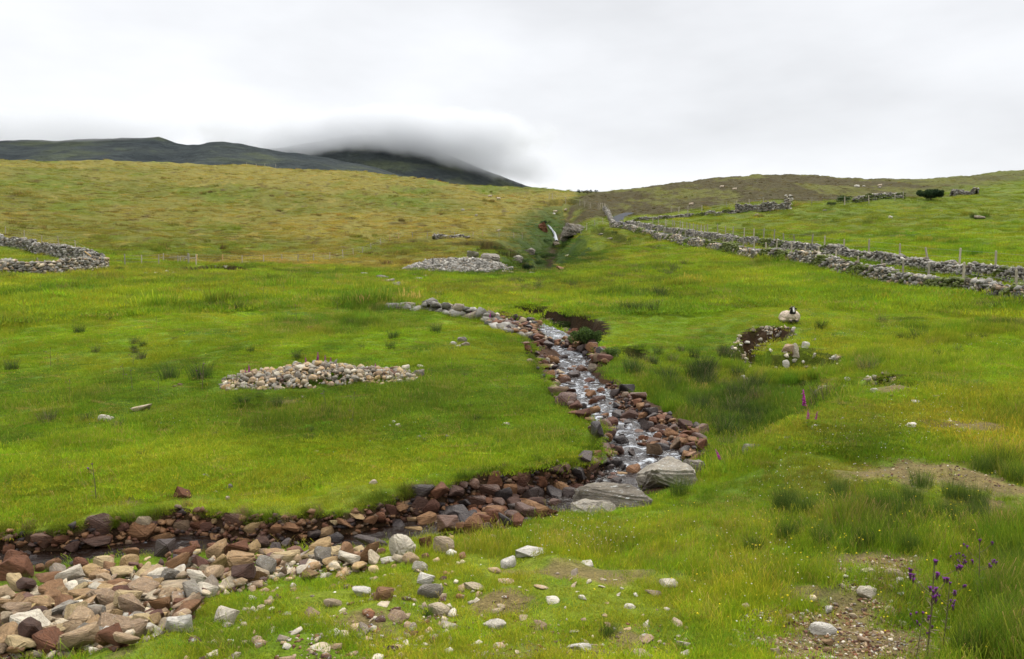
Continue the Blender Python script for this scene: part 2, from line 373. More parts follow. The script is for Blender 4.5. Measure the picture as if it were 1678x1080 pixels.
# ------------------------------------------------------------------ ground colour (albedo of what grows there)
def lerp(a, b, t): return a * (1 - t[:, None]) + np.asarray(b)[None, :] * t[:, None]
C_LUSH = np.array([.098,.158,.008]); C_MID = np.array([.072,.122,.009]); C_DARK = np.array([.043,.080,.010]); C_YEL = np.array([.175,.185,.016])
C_OLIVE = np.array([.100,.105,.018]); C_TAN = np.array([.185,.152,.036]); C_BROWN = np.array([.055,.038,.014]); C_HEATH = np.array([.048,.040,.014])
C_SOIL = np.array([.035,.020,.010]); C_PATH = np.array([.235,.170,.085]); C_BED = np.array([.050,.026,.014])
TRK = [cast(u, v)[:2] for u, v in [(1720,662),(1600,690),(1480,752),(1430,790),(1500,860),(1420,950),(1400,1040),(1300,1100)]]
WORN = [(1490,770,120,28),(1610,790,90,24),(1570,700,110,14),(1400,1030,150,45),(1330,1060,120,40),(1430,920,80,22),(600,1035,70,18),(960,1062,120,16),(820,990,40,9),(1640,830,60,30),(1480,640,120,10),(110,737,16,8),(145,862,20,7),(205,828,30,8),(470,655,30,5)]
WORNW = []
for u, v, du, dv in WORN:
    c = cast(u, v); a = cast(u + du, v); b = cast(u, v - dv); b2 = cast(u, v + dv)
    WORNW.append((c[0], c[1], abs(a[0] - c[0]), max(b[1] - c[1], c[1] - b2[1])))
def zones(X, Y):
    r = np.hypot(X, Y); gx = np.interp(Y, [88, 104, 118, 132, 146, 156, 175, 200, 235, 320], [2, 4, 6, 8, 8, 7, 9, 13, 18, 30])
    left = sstep(3, -3, X - gx + 3 * fbm(X, Y, 12, 2, 3))
    line = np.interp(X, [-90, -45, -30, -14, -8, 2], [108, 100, 100, 98, 108, 140]); olive = left * sstep(-8, 10, Y - line + 7 * fbm(X, Y, 14, 2, 5))
    hline = np.interp(X, [5, 20, 45, 75, 110, 160], [215, 185, 178, 178, 205, 235]); heath = (1 - left) * sstep(-12, 10, Y - hline + 14 * fbm(X, Y, 26, 3, 7))
    return olive, heath
def trk_mask(X, Y):
    w = np.zeros(X.shape); n = fbm(X, Y, 1.0, 6, 111, .8)
    w = np.maximum(w, .95 * sstep(.42, .8, fbm(X, Y, .95, 4, 113, .6)) * sstep(9.6, 8.6, Y + .25 * X) * sstep(4.2, 3.0, X))
    w = np.maximum(w, .9 * sstep(.35, .7, fbm(X, Y, 1.1, 4, 117, .6)) * np.exp(-(((X / np.maximum(Y, 1) - .5) / .14) ** 2 + ((Y - 13) / 3.0) ** 2)))
    for cx, cy, rx, ry in WORNW:
        d = np.hypot((X - cx) / rx, (Y - cy) / ry); w = np.maximum(w, sstep(1.2, 0.3, d - 0.95 * n))
    return w
def ground_colour(X, Y, soil, bed, for_grass=False):
    r = np.hypot(X, Y)
    n1 = fbm(X, Y, 7, 3, 201); n2 = fbm(X, Y, 1.7, 3, 203); n3 = fbm(X, Y, 22, 3, 207); n4 = fbm(X, Y * 1.6, 0.5, 2, 209)
    c = np.tile(C_LUSH, (len(X), 1))
    c = lerp(c, C_MID, sstep(-.1, .7, n1 + 0.5 * n2)); c = lerp(c, C_DARK, 0.4 * sstep(.35, 1.1, n2 + .35 * n3))
    c = lerp(c, C_YEL, 0.42 * sstep(.15, .9, -n1 + 0.6 * n4)); 
    # yellow trampled turf on the near right, browner sward by the far flats
    u_r = X / np.maximum(Y, 1)
    ty = sstep(.30, .42, u_r) * sstep(10, 13, Y) * sstep(19, 15, Y); c = lerp(c, C_YEL * [1.1,.98,1], 0.6 * ty * sstep(-.5, .5, n2 + .3))
    ftan = sstep(45, 70, Y) * (1 - sstep(110, 150, Y)) * sstep(0, .8, n3 + .5 * n2 + .25); c = lerp(c, C_TAN * .72, .28 * ftan)
    # hollow with rushes right of the stream
    hol = np.exp(-(((X - 6.8 - (Y - 22) * .06) / 2.4) ** 2 + ((Y - 23) / 5.5) ** 2)); c = lerp(c, C_DARK, .75 * np.clip(hol, 0, 1))
    ol, he = zones(X, Y)
    oc = np.tile(C_OLIVE, (len(X), 1)); m1 = fbm(X, Y * .7, 30, 3, 221); m2 = fbm(X, Y * .35, 2.2, 4, 223, .7); m3 = fbm(X, Y * .5, 9, 3, 227)
    oc = lerp(oc, C_TAN, .62 * sstep(-.25, .8, m1 + .35 * m2 + .3 * sstep(200, 130, Y) * 0 + .28)); oc = lerp(oc, C_MID * [1.1,.95,1], .55 * sstep(.1, .8, m3 - .7 * m1))
    oc = lerp(oc, C_BROWN, .75 * sstep(.42, .85, m2)); oc = lerp(oc, C_TAN * [1.25,1.15,1.3], .5 * sstep(.45, .8, -m2))
    c = c * (1 - ol[:, None]) + oc * ol[:, None]
    # the far right pasture is a duller green
    du = sstep(95, 130, Y) * (1 - ol); c = lerp(c, np.array([.088,.105,.015]), .6 * du)
    hc = np.tile(C_HEATH, (len(X), 1)); hc = lerp(hc, C_OLIVE * .9, .8 * sstep(-.1, .8, m3 + .5 * m2)); hc = lerp(hc, C_BROWN * .7, .5 * sstep(.1, .8, -m2)); hc = lerp(hc, C_OLIVE * [1,1.15,1], .55 * sstep(110, 170, X + 20 * m1))
    c = c * (1 - he[:, None]) + hc * he[:, None]
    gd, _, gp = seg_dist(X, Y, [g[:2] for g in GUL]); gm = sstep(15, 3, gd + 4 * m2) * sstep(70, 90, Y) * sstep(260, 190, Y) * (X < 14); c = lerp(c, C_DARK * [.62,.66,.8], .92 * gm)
    tm = trk_mask(X, Y)
    if for_grass: return c, tm
    c = lerp(c, C_PATH * .62, tm * .9)
    c = lerp(c, C_SOIL, np.clip(soil, 0, 1)); c = lerp(c, C_BED, np.clip(bed, 0, 1) * (1 - np.clip(soil, 0, 1)))
    return c

def mat_ground():
    t = NT('turf_and_soil'); at = t.n('Attribute', attribute_name='tint'); geo = t.n('NewGeometry')
    p = geo.outputs['Position']
    f1 = t.noise(38, 6, .7, p); f2 = t.noise(6.5, 5, .65, p); f3 = t.noise(.9, 6, .7, p)
    a = t.ramp(f1, [(.3, (.55,.55,.55)), (.7, (1.4,1.38,1.3))]); b = t.ramp(f2, [(.3, (.72,.72,.72)), (.7, (1.25,1.25,1.2))])
    c = t.mix(1.0, at.outputs['Color'], a, 'MULTIPLY'); c = t.mix(1.0, c, b, 'MULTIPLY')
    d = t.ramp(f3, [(.3, (.72,.72,.74)), (.72, (1.25,1.22,1.12))]); c = t.mix(1.0, c, d, 'MULTIPLY')
    h = t.math('ADD', t.math('MULTIPLY', f1, .35), t.math('MULTIPLY', f2, 1.0))
    nb = t.bump(h, .8, .06); nb = t.bump(f3, .6, .5, nb)
    return t.done(t.bsdf(c, .95, .12, nb))

def build_ground():
    th_in = np.linspace(-36.5, 36.5, 1000); side = np.linspace(36.5, 180, 60)[1:]
    th = np.radians(np.concatenate([-side[::-1][1:], th_in, side]))  # -180 is left to the wrap
    rr = np.concatenate([np.exp(np.linspace(math.log(1.2), math.log(5.5), 14))[:-1], np.exp(np.linspace(math.log(5.5), math.log(48), 520))[:-1],
                         np.exp(np.linspace(math.log(48), math.log(330), 400))[:-1], np.exp(np.linspace(math.log(330), math.log(6000), 40))])
    T, R = np.meshgrid(th, rr); X = R * np.sin(T); Y = R * np.cos(T)
    X = X.ravel(); Y = Y.ravel(); z, soil, bed = ground(X, Y, True); nc = len(th)
    V = np.stack([X, Y, z], 1); Fc = grid_faces(len(rr), nc, True)
    me = np_mesh('ground', V, Fc[:, ::-1])
    # steep faces carry bare soil
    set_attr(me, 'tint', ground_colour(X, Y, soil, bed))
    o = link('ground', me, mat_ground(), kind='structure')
    # the disc right under the camera
    V2 = [(0, 0, float(ground(np.array([0.0]), np.array([0.1]))[0]))] + [tuple(v) for v in V[:nc]]
    me2 = bpy.data.meshes.new('ground'); me2.from_pydata(V2, [], [(0, 1 + (k + 1) % nc, 1 + k) for k in range(nc)]); 
    set_attr(me2, 'tint', np.tile(C_MID, (len(V2), 1))); bm = bmesh.new(); bm.from_mesh(me); bm.from_mesh(me2); bm.free()
    o2 = link('ground', me2, me.materials[0], kind='structure')
build_ground()

# ------------------------------------------------------------------ mountains under the cloud
def mat_mountain():
    t = NT('mountain_heath'); p = t.n('NewGeometry').outputs['Position']
    mp = t.n('Mapping', i_Scale=(1, 1, 2.2)); t.l(p, mp.inputs[0]); v = mp.outputs[0]
    a = t.noise(.012, 8, .62, v); b = t.noise(.07, 6, .7, v)
    c = t.ramp(a, [(.36, (.026,.032,.035)), (.52, (.036,.043,.042)), (.65, (.058,.068,.042)), (.74, (.045,.048,.044))])  # heath tones lightened and greyed: the distance haze is put into the colour
    c = t.mix(1.0, c, t.ramp(b, [(.3, (.6,.6,.62)), (.7, (1.35,1.35,1.3))]), 'MULTIPLY')
    return t.done(t.bsdf(c, 1.0, .05, t.bump(b, .7, 12.0)))
M_MOUNT = mat_mountain()
def mountain(crest, Yc, depth, lo, seed, base_v=360):
    us = np.linspace(crest[0][0], crest[-1][0], 420); cv = np.interp(us, [c[0] for c in crest], [c[1] for c in crest])
    cv = cv + 1.2 * fbm(us, us * 0, 26, 4, seed); rows = []
    for k in range(90):
        f = k / 60.0                                     # 0 foot, 1 crest, beyond: the back side
        Y = Yc - depth + depth * f
        zc = slope_of_v(cv) * (Yc); zf = lo
        g = f ** 0.85 if f <= 1 else 1 - (f - 1) * 1.0
        X = (us - CX) / F * (Yc + (Y - Yc) * .35) / CP
        z = zf + (zc - zf) * g + 14 * fbm(X, np.full(X.shape, Y), 130, 4, seed + 5) * math.sin(math.pi * min(f, 1)) * .9
        rows.append(np.stack([X, np.full(X.shape, Y), z], 1))
    V = np.concatenate(rows); link('mountain', np_mesh('mountain', V, grid_faces(90, len(us))), M_MOUNT, kind='structure')
mountain([(-700,262),(-400,235),(-200,224),(0,229),(60,230),(110,231),(160,228),(200,227),(250,226),(272,224),(285,228),(300,234),(318,237),(335,236),(350,233),(375,232),(400,235),(440,243),(480,250),(520,254),(560,262),(620,275),(700,300),(780,330)], 1000, 420, 10, 301)
mountain([(300,262),(400,250),(480,240),(530,232),(580,222),(630,222),(680,232),(720,247),(760,264),(800,281),(840,296),(880,309),(920,326),(980,345)], 1500, 380, 20, 331)

# ------------------------------------------------------------------ water
def mat_water():
    t = NT('peaty_stream_water'); geo = t.n('NewGeometry'); p = geo.outputs['Position']
    at = t.n('Attribute', attribute_name='flow'); 
    n1 = t.noise(2.3, 6, .58, p, .6); n2 = t.noise(16, 4, .6, p, .4)
    foam = t.noise(2.6, 8, .74, p, 1.2)
    fm = t.math('ADD', foam, t.math('MULTIPLY', at.outputs['Fac'], .13))
    fr = t.ramp(fm, [(.63, (0, 0, 0)), (.80, (.95, .95, .95))])
    col = t.mix(fr, (.010,.005,.003), (.52,.55,.58))
    ro = t.ramp(fr, [(0, (.10,.10,.10)), (1, (.6,.6,.6))])
    h = t.math('ADD', t.math('MULTIPLY', n1, 1.0), t.math('MULTIPLY', n2, .25))
    return t.done(t.bsdf(col, ro, .5, t.bump(h, 1.0, .085), IOR=1.33))
M_WATER = mat_water()
def build_water():
    P = np.array([m[:2] for m in MID]); seg = np.r_[0, np.cumsum(np.hypot(*np.diff(P, axis=0).T))]
    s = np.arange(0, seg[-1], .10); cx = np.interp(s, seg, P[:, 0]); cy = np.interp(s, seg, P[:, 1])
    k = np.ones(9) / 9; cx = np.convolve(np.pad(cx, 4, mode='edge'), k, 'valid'); cy = np.convolve(np.pad(cy, 4, mode='edge'), k, 'valid')
    tx = np.gradient(cx); ty = np.gradient(cy); n = np.hypot(tx, ty); nx, ny = -ty / n, tx / n
    off = np.linspace(-1.45, 1.45, 30); X = cx[:, None] + nx[:, None] * off; Y = cy[:, None] + ny[:, None] * off
    X = X.ravel(); Y = Y.ravel(); Z = zwater(X, Y)
    fl = sstep(14.5, 17, Y) * (1 - sstep(60, 70, Y)); 
    Z = Z + (0.012 + .018 * fl) * fbm(X, Y, .38, 3, 401) + fl * 0.02 * np.round(fbm(X, Y, 1.5, 2, 403) * 2)
    me = np_mesh('stream', np.stack([X, Y, Z], 1), grid_faces(len(s), 30)); set_attr(me, 'flow', fl, 'FLOAT')
    link('stream_water', me, M_WATER, kind='structure')
build_water()

# ------------------------------------------------------------------ stones
def cast_many(us, vs, n=760, ymin=4.5, ymax=420):
    us = np.asarray(us, float); vs = np.asarray(vs, float); out = np.zeros((len(us), 3))
    ys = np.exp(np.linspace(math.log(ymin), math.log(ymax), n))
    for a in range(0, len(us), 600):
        u = us[a:a+600, None]; v = vs[a:a+600, None]; x = (u - CX) / F; y = (CY - v) / F; t = ys[None, :] / (CP + y * SP)
        X = t * x; Z = t * (-SP + y * CP); G = ground(X, np.broadcast_to(ys[None, :], X.shape)); ok = G >= Z
        i = np.where(ok.any(1), ok.argmax(1), n - 1); i = np.maximum(i, 1); k = np.arange(len(i))
        d0 = Z[k, i-1] - G[k, i-1]; d1 = G[k, i] - Z[k, i]; w = np.clip(d0 / (d0 + d1 + 1e-12), 0, 1)
        out[a:a+600, 0] = X[k, i-1] * (1 - w) + X[k, i] * w; out[a:a+600, 1] = ys[i-1] * (1 - w) + ys[i] * w
        out[a:a+600, 2] = G[k, i-1] * (1 - w) + G[k, i] * w
    return out
def castg(u, v): return cast_many([u], [v])[0]
def gz(x, y): return float(ground(np.array([float(x)]), np.array([float(y)]))[0])

PALE = [(.0,(.30,.235,.155)),(.22,(.41,.34,.235)),(.42,(.25,.175,.11)),(.58,(.47,.42,.33)),(.78,(.33,.235,.14)),(.94,(.22,.18,.135))]
RUST = [(.0,(.120,.050,.024)),(.25,(.160,.080,.036)),(.45,(.062,.032,.022)),(.62,(.185,.100,.045)),(.8,(.090,.040,.025)),(.93,(.13,.085,.05))]
WET = [(.0,(.034,.019,.014)),(.3,(.070,.030,.016)),(.5,(.022,.015,.014)),(.7,(.095,.042,.020)),(.88,(.030,.020,.017))]
GREY = [(.0,(.165,.145,.115)),(.3,(.225,.20,.16)),(.55,(.13,.112,.088)),(.75,(.25,.228,.188)),(.9,(.19,.155,.11))]
WHITE = [(0,(.42,.385,.31)),(.5,(.49,.46,.40)),(.9,(.37,.325,.25))]
OCHRE = [(0,(.31,.21,.10)),(.4,(.37,.28,.15)),(.75,(.27,.175,.09))]
def mat_stone(name, pal, rough=.85, lichen=.0, merged=False, spec=.25):
    t = NT(name); tc = t.n('TexCoord')
    if merged:
        at = t.n('Attribute', attribute_name='tint'); base = at.outputs['Color']; vec = t.n('NewGeometry').outputs['Position']; sc = 3.0
    else:
        oi = t.n('ObjectInfo'); base = t.ramp(oi.outputs['Random'], [(p, c) for p, c in pal]); base.node.color_ramp.interpolation = 'CONSTANT'
        ad = t.n('VectorMath', operation='ADD'); sc_ = t.n('VectorMath', operation='SCALE'); sc_.inputs[0].default_value = (37, 19, 53); t.l(oi.outputs['Random'], sc_.inputs['Scale'])
        t.l(tc.outputs['Object'], ad.inputs[0]); t.l(sc_.outputs[0], ad.inputs[1]); vec = ad.outputs[0]; sc = 1.6
    mp = t.n('Mapping', i_Scale=(1, 1, 2.6), i_Rotation=(.35, .2, 0)); t.l(vec, mp.inputs[0]); vec = mp.outputs[0]
    a = t.noise(sc * 1.3, 6, .65, vec, .4); b = t.noise(sc * 7, 6, .72, vec)
    c = t.mix(1.0, base, t.ramp(a, [(.28, (.58,.53,.50)), (.5, (1,1,1)), (.74, (1.32,1.26,1.16))]), 'MULTIPLY')
    c = t.mix(1.0, c, t.ramp(b, [(.3, (.68,.66,.64)), (.7, (1.25,1.25,1.25))]), 'MULTIPLY')
    if lichen > 0:
        l = t.noise(sc * 3.1, 7, .8, vec); c = t.mix(t.ramp(l, [(.62 - lichen * .1, (0,0,0)), (.68 - lichen * .1, (1,1,1))]), c, (.36,.36,.33))
        l2 = t.noise(sc * 2.1, 5, .7, vec, .3); c = t.mix(t.ramp(l2, [(.60, (0,0,0)), (.70, (.8,.8,.8))]), c, (.13,.13,.035))
    if not merged and rough < .6:
        # dry light veins on wet stone
        v2 = t.noise(sc * 1.8, 3, .9, vec, 1.5); c = t.mix(t.ramp(v2, [(.49, (0,0,0)), (.5, (.5,.5,.5)), (.51, (0,0,0))]), c, (.36,.28,.22))
    nb = t.bump(b, .55, .03 if not merged else .02); nb = t.bump(a, .6, .08, nb)
    return t.done(t.bsdf(c, rough, spec, nb))
MS = {'pale': mat_stone('pale_tan_stone', PALE, .9, .25), 'rust': mat_stone('rusty_stone', RUST, .8, 0, spec=.25), 'wet': mat_stone('wet_dark_stone', WET, .5, 0, spec=.38),
      'grey': mat_stone('lichened_grey_stone', GREY, .92, .55), 'white': mat_stone('white_quartz_stone', WHITE, .8, .1), 'ochre': mat_stone('ochre_stone', OCHRE, .9, .1)}
M_STONEM = mat_stone('mixed_stones', None, .92, .55, True)
M_STONEW = mat_stone('mixed_wet_stones', None, .62, 0, True, .3)

def rock_proto(shape, seed, detail=2):
    r = random.Random(seed); bm = bmesh.new()
    n = {'block': 13, 'slab': 12, 'round': 26, 'shard': 10}[shape]
    for k in range(n):
        while True:
            p = Vector((r.uniform(-1, 1), r.uniform(-1, 1), r.uniform(-1, 1)))
            if shape in ('block', 'slab', 'shard'):
                m = max(abs(p.x), abs(p.y), abs(p.z))
                if m < .2: continue
                p = p / m * r.uniform(.8, 1.0) if r.random() < .75 else p.normalized() * 1.1
            else: p = p.normalized() * r.uniform(.88, 1.05)
            break
        bm.verts.new(p)
    res = bmesh.ops.convex_hull(bm, input=bm.verts[:], use_existing_faces=False)
    bmesh.ops.delete(bm, geom=[v for v in bm.verts if not v.link_faces], context='VERTS')
    bmesh.ops.dissolve_limit(bm, angle_limit=math.radians(14), verts=bm.verts[:], edges=bm.edges[:])
    if detail >= 1:
        bmesh.ops.bevel(bm, geom=bm.edges[:], offset=.09 if shape != 'round' else .16, segments=1 if detail == 1 else 2, affect='EDGES', clamp_overlap=True)
        bmesh.ops.triangulate(bm, faces=bm.faces[:])
    if detail >= 2:
        bmesh.ops.subdivide_edges(bm, edges=[e for e in bm.edges if e.calc_length() > .35], cuts=2, use_grid_fill=True)
        bmesh.ops.triangulate(bm, faces=bm.faces[:])
    bmesh.ops.recalc_face_normals(bm, faces=bm.faces[:])
    V = np.array([v.co[:] for v in bm.verts])
    if detail >= 1:
        nn = V / (np.linalg.norm(V, axis=1)[:, None] + 1e-6)
        d = fbm(V[:, 0] * 1.0 + V[:, 2] * .7 + seed, V[:, 1] + V[:, 2] * .6, .9, 3, seed) * .085
        st = .04 * np.round(V[:, 2] * 4 + fbm(V[:, 0], V[:, 1], .9, 2, seed + 1)) % .08 - .04   # faint bedding steps
        V = V + nn * (d + st * .5)[:, None]
    mn, mx = V.min(0), V.max(0); V = (V - (mn + mx) / 2) / ((mx - mn) / 2)              # fills -1..1
    bmesh.ops.triangulate(bm, faces=bm.faces[:]); bm.verts.index_update()
    Fc = np.array([[v.index for v in f.verts] for f in bm.faces]); bm.free()
    return V, Fc
def rock_mesh(V, Fc):
    me = np_mesh('stone', V, Fc); me.set_sharp_from_angle(angle=math.radians(28)); return me
SHAPES = {'block': [rock_proto('block', 10 + k) for k in range(8)], 'slab': [rock_proto('slab', 40 + k) for k in range(5)],
          'round': [rock_proto('round', 70 + k) for k in range(6)], 'shard': [rock_proto('shard', 90 + k) for k in range(4)]}
SMESH = {k: [rock_mesh(*p) for p in v] for k, v in SHAPES.items()}
LOW = [rock_proto(s, 120 + k, 0) for k, s in enumerate(['block'] * 5 + ['round'] * 3 + ['slab'] * 2)]
MIDP = [rock_proto(s, 150 + k, 1) for k, s in enumerate(['block'] * 4 + ['round'] * 3 + ['slab'] * 2)]
PLACED = []                                              # (X, Y, radius) of every stone set so far

def rot_matrix(rx, ry, rz):
    cx, sx, cy, sy, cz, sz = np.cos(rx), np.sin(rx), np.cos(ry), np.sin(ry), np.cos(rz), np.sin(rz)
    R = np.empty((len(rz), 3, 3))
    R[:, 0, 0] = cz*cy; R[:, 0, 1] = cz*sy*sx - sz*cx; R[:, 0, 2] = cz*sy*cx + sz*sx
    R[:, 1, 0] = sz*cy; R[:, 1, 1] = sz*sy*sx + cz*cx; R[:, 1, 2] = sz*sy*cx - cz*sx
    R[:, 2, 0] = -sy; R[:, 2, 1] = cy*sx; R[:, 2, 2] = cy*cx
    return R
def merge_mesh(name, protos, pos, dims, rot, cols, sharp=True):
    pos = np.asarray(pos, float); dims = np.asarray(dims, float); rot = np.asarray(rot, float); cols = np.asarray(cols, float)
    pk = RNG.integers(0, len(protos), len(pos)); VV, FF, CC = [], [], []; off = 0
    R = rot_matrix(rot[:, 0], rot[:, 1], rot[:, 2])
    for k, (V, Fc) in enumerate(protos):
        ii = np.where(pk == k)[0]
        if not len(ii): continue
        W = np.einsum('nij,nvj->nvi', R[ii], V[None] * dims[ii][:, None, :]) + pos[ii][:, None, :]
        VV.append(W.reshape(-1, 3)); FF.append((Fc[None] + (np.arange(len(ii)) * len(V))[:, None, None] + off).reshape(-1, 3))
        CC.append(np.repeat(cols[ii], len(V), 0)); off += len(ii) * len(V)
    me = np_mesh(name, np.concatenate(VV), np.concatenate(FF), smooth=not sharp); set_attr(me, 'tint', np.concatenate(CC)); return me
def pal_cols(pals, n, jit=.15):
    P = np.array([c for p in pals for _, c in p]); c = P[RNG.integers(0, len(P), n)]
    return np.clip(c * (1 + jit * RNG.standard_normal((n, 1))), .01, .85)

STONES = []                                              # everything waiting to become an object (or, past 290 of a kind, rubble)
def put_stone(x, y, w, d, h, kind, shape, label, group, name='stone', cat='stone', rz=None, tilt=.18, sink=.22, z=None, zoff=0):
    z0 = gz(x, y) if z is None else z
    rec = dict(x=float(x), y=float(y), w=w, d=d, h=h, kind=kind, shape=shape, label=label, group=group, name=name, cat=cat, me=random.randrange(len(SMESH[shape])),
               rot=(random.gauss(0, tilt), random.gauss(0, tilt), random.uniform(-.5, .5) if rz is None else rz), z=float(z0 + h * (.5 - sink) + zoff))
    STONES.append(rec); PLACED.append((x, y, max(w, d) / 2)); return rec
ORD = ['leftmost','second','third','fourth','fifth','sixth','seventh','eighth','ninth','tenth','eleventh','twelfth','thirteenth','fourteenth','fifteenth','sixteenth','seventeenth','eighteenth','nineteenth','twentieth'] + ['twenty-' + w for w in 'first second third fourth fifth sixth seventh eighth ninth'.split()] + ['thirtieth'] + ['thirty-' + w for w in 'first second third fourth fifth sixth seventh eighth ninth'.split()]
def number_labels(recs):                                 # recs: list of (setter, noun, place, u)
    by = {}
    for r in recs: by.setdefault((r[1], r[2]), []).append(r)
    for (noun, place), rs in by.items():
        if len(rs) == 1: rs[0][0](f"{noun} {place}"); continue
        rs.sort(key=lambda r: r[3])
        for k, r in enumerate(rs):
            nn = noun.split(' ', 1)[1] if len((noun + place).split()) > 11 and noun.split()[0] in ('small','middling','large') and 0 else noun
            if k == 0: r[0](f"leftmost {noun} {place}")
            elif k == len(rs) - 1: r[0](f"rightmost {noun} {place}")
            else: r[0](f"{ORD[k] if k < len(ORD) else 'far right'} {noun} {place}" + (", from left" if len((noun + ' ' + place).split()) < 14 else ""))
def finish_stones():
    for r in STONES: r['u'], r['v'] = [float(q) for q in project(r['x'], r['y'], r['z'])]; r['a'] = r['w'] * r['h'] / r['y'] ** 2 * (1e3 if isinstance(r['label'], str) else 1) * (.02 if not (-20 < r['u'] < 1698 and r['v'] < 1095) else 1)
    rest = []; keep = []
    for cat in ('stone', 'rock'):
        rs = sorted([r for r in STONES if r['cat'] == cat], key=lambda r: -r['a']); keep += rs[:296]; rest += rs[296:]
    number_labels([((lambda t, r=r: r.__setitem__('label', t)), r['label'][0], r['label'][1], r['u']) for r in keep if not isinstance(r['label'], str)])
    for r in keep:
        me = SMESH[r['shape']][r['me']]; o = bpy.data.objects.new(r['name'], me); COL.objects.link(o)
        if len(me.materials) == 0: me.materials.append(MS['pale'])
        o.material_slots[0].link = 'OBJECT'; o.material_slots[0].material = MS[r['kind']]
        o.scale = (r['w'] / 2, r['d'] / 2, r['h'] / 2); o.rotation_euler = r['rot']; o.location = (r['x'], r['y'], r['z'])
        o['label'] = r['label']; o['category'] = r['cat']
        if r['group']: o['group'] = r['group']
    pal = dict(pale=PALE, rust=RUST, wet=WET, grey=GREY, white=WHITE, ochre=OCHRE)
    for nm, rr, mt, lb in (('small_stones', [r for r in rest if r['kind'] not in ('wet', 'rust')], M_STONEM, 'small pale stones between the larger ones'), ('small_rocks', [r for r in rest if r['kind'] in ('wet', 'rust')], M_STONEW, 'small wet brown rocks between the larger ones')):
        cols = np.array([pal[r['kind']][random.randrange(len(pal[r['kind']]))][1] for r in rr])
        me = merge_mesh(nm, MIDP, [(r['x'], r['y'], r['z']) for r in rr], [(r['w'] / 2, r['d'] / 2, r['h'] / 2) for r in rr], [r['rot'] for r in rr], cols)
        link(nm, me, mt, kind='stuff', label=lb, cat='stones')

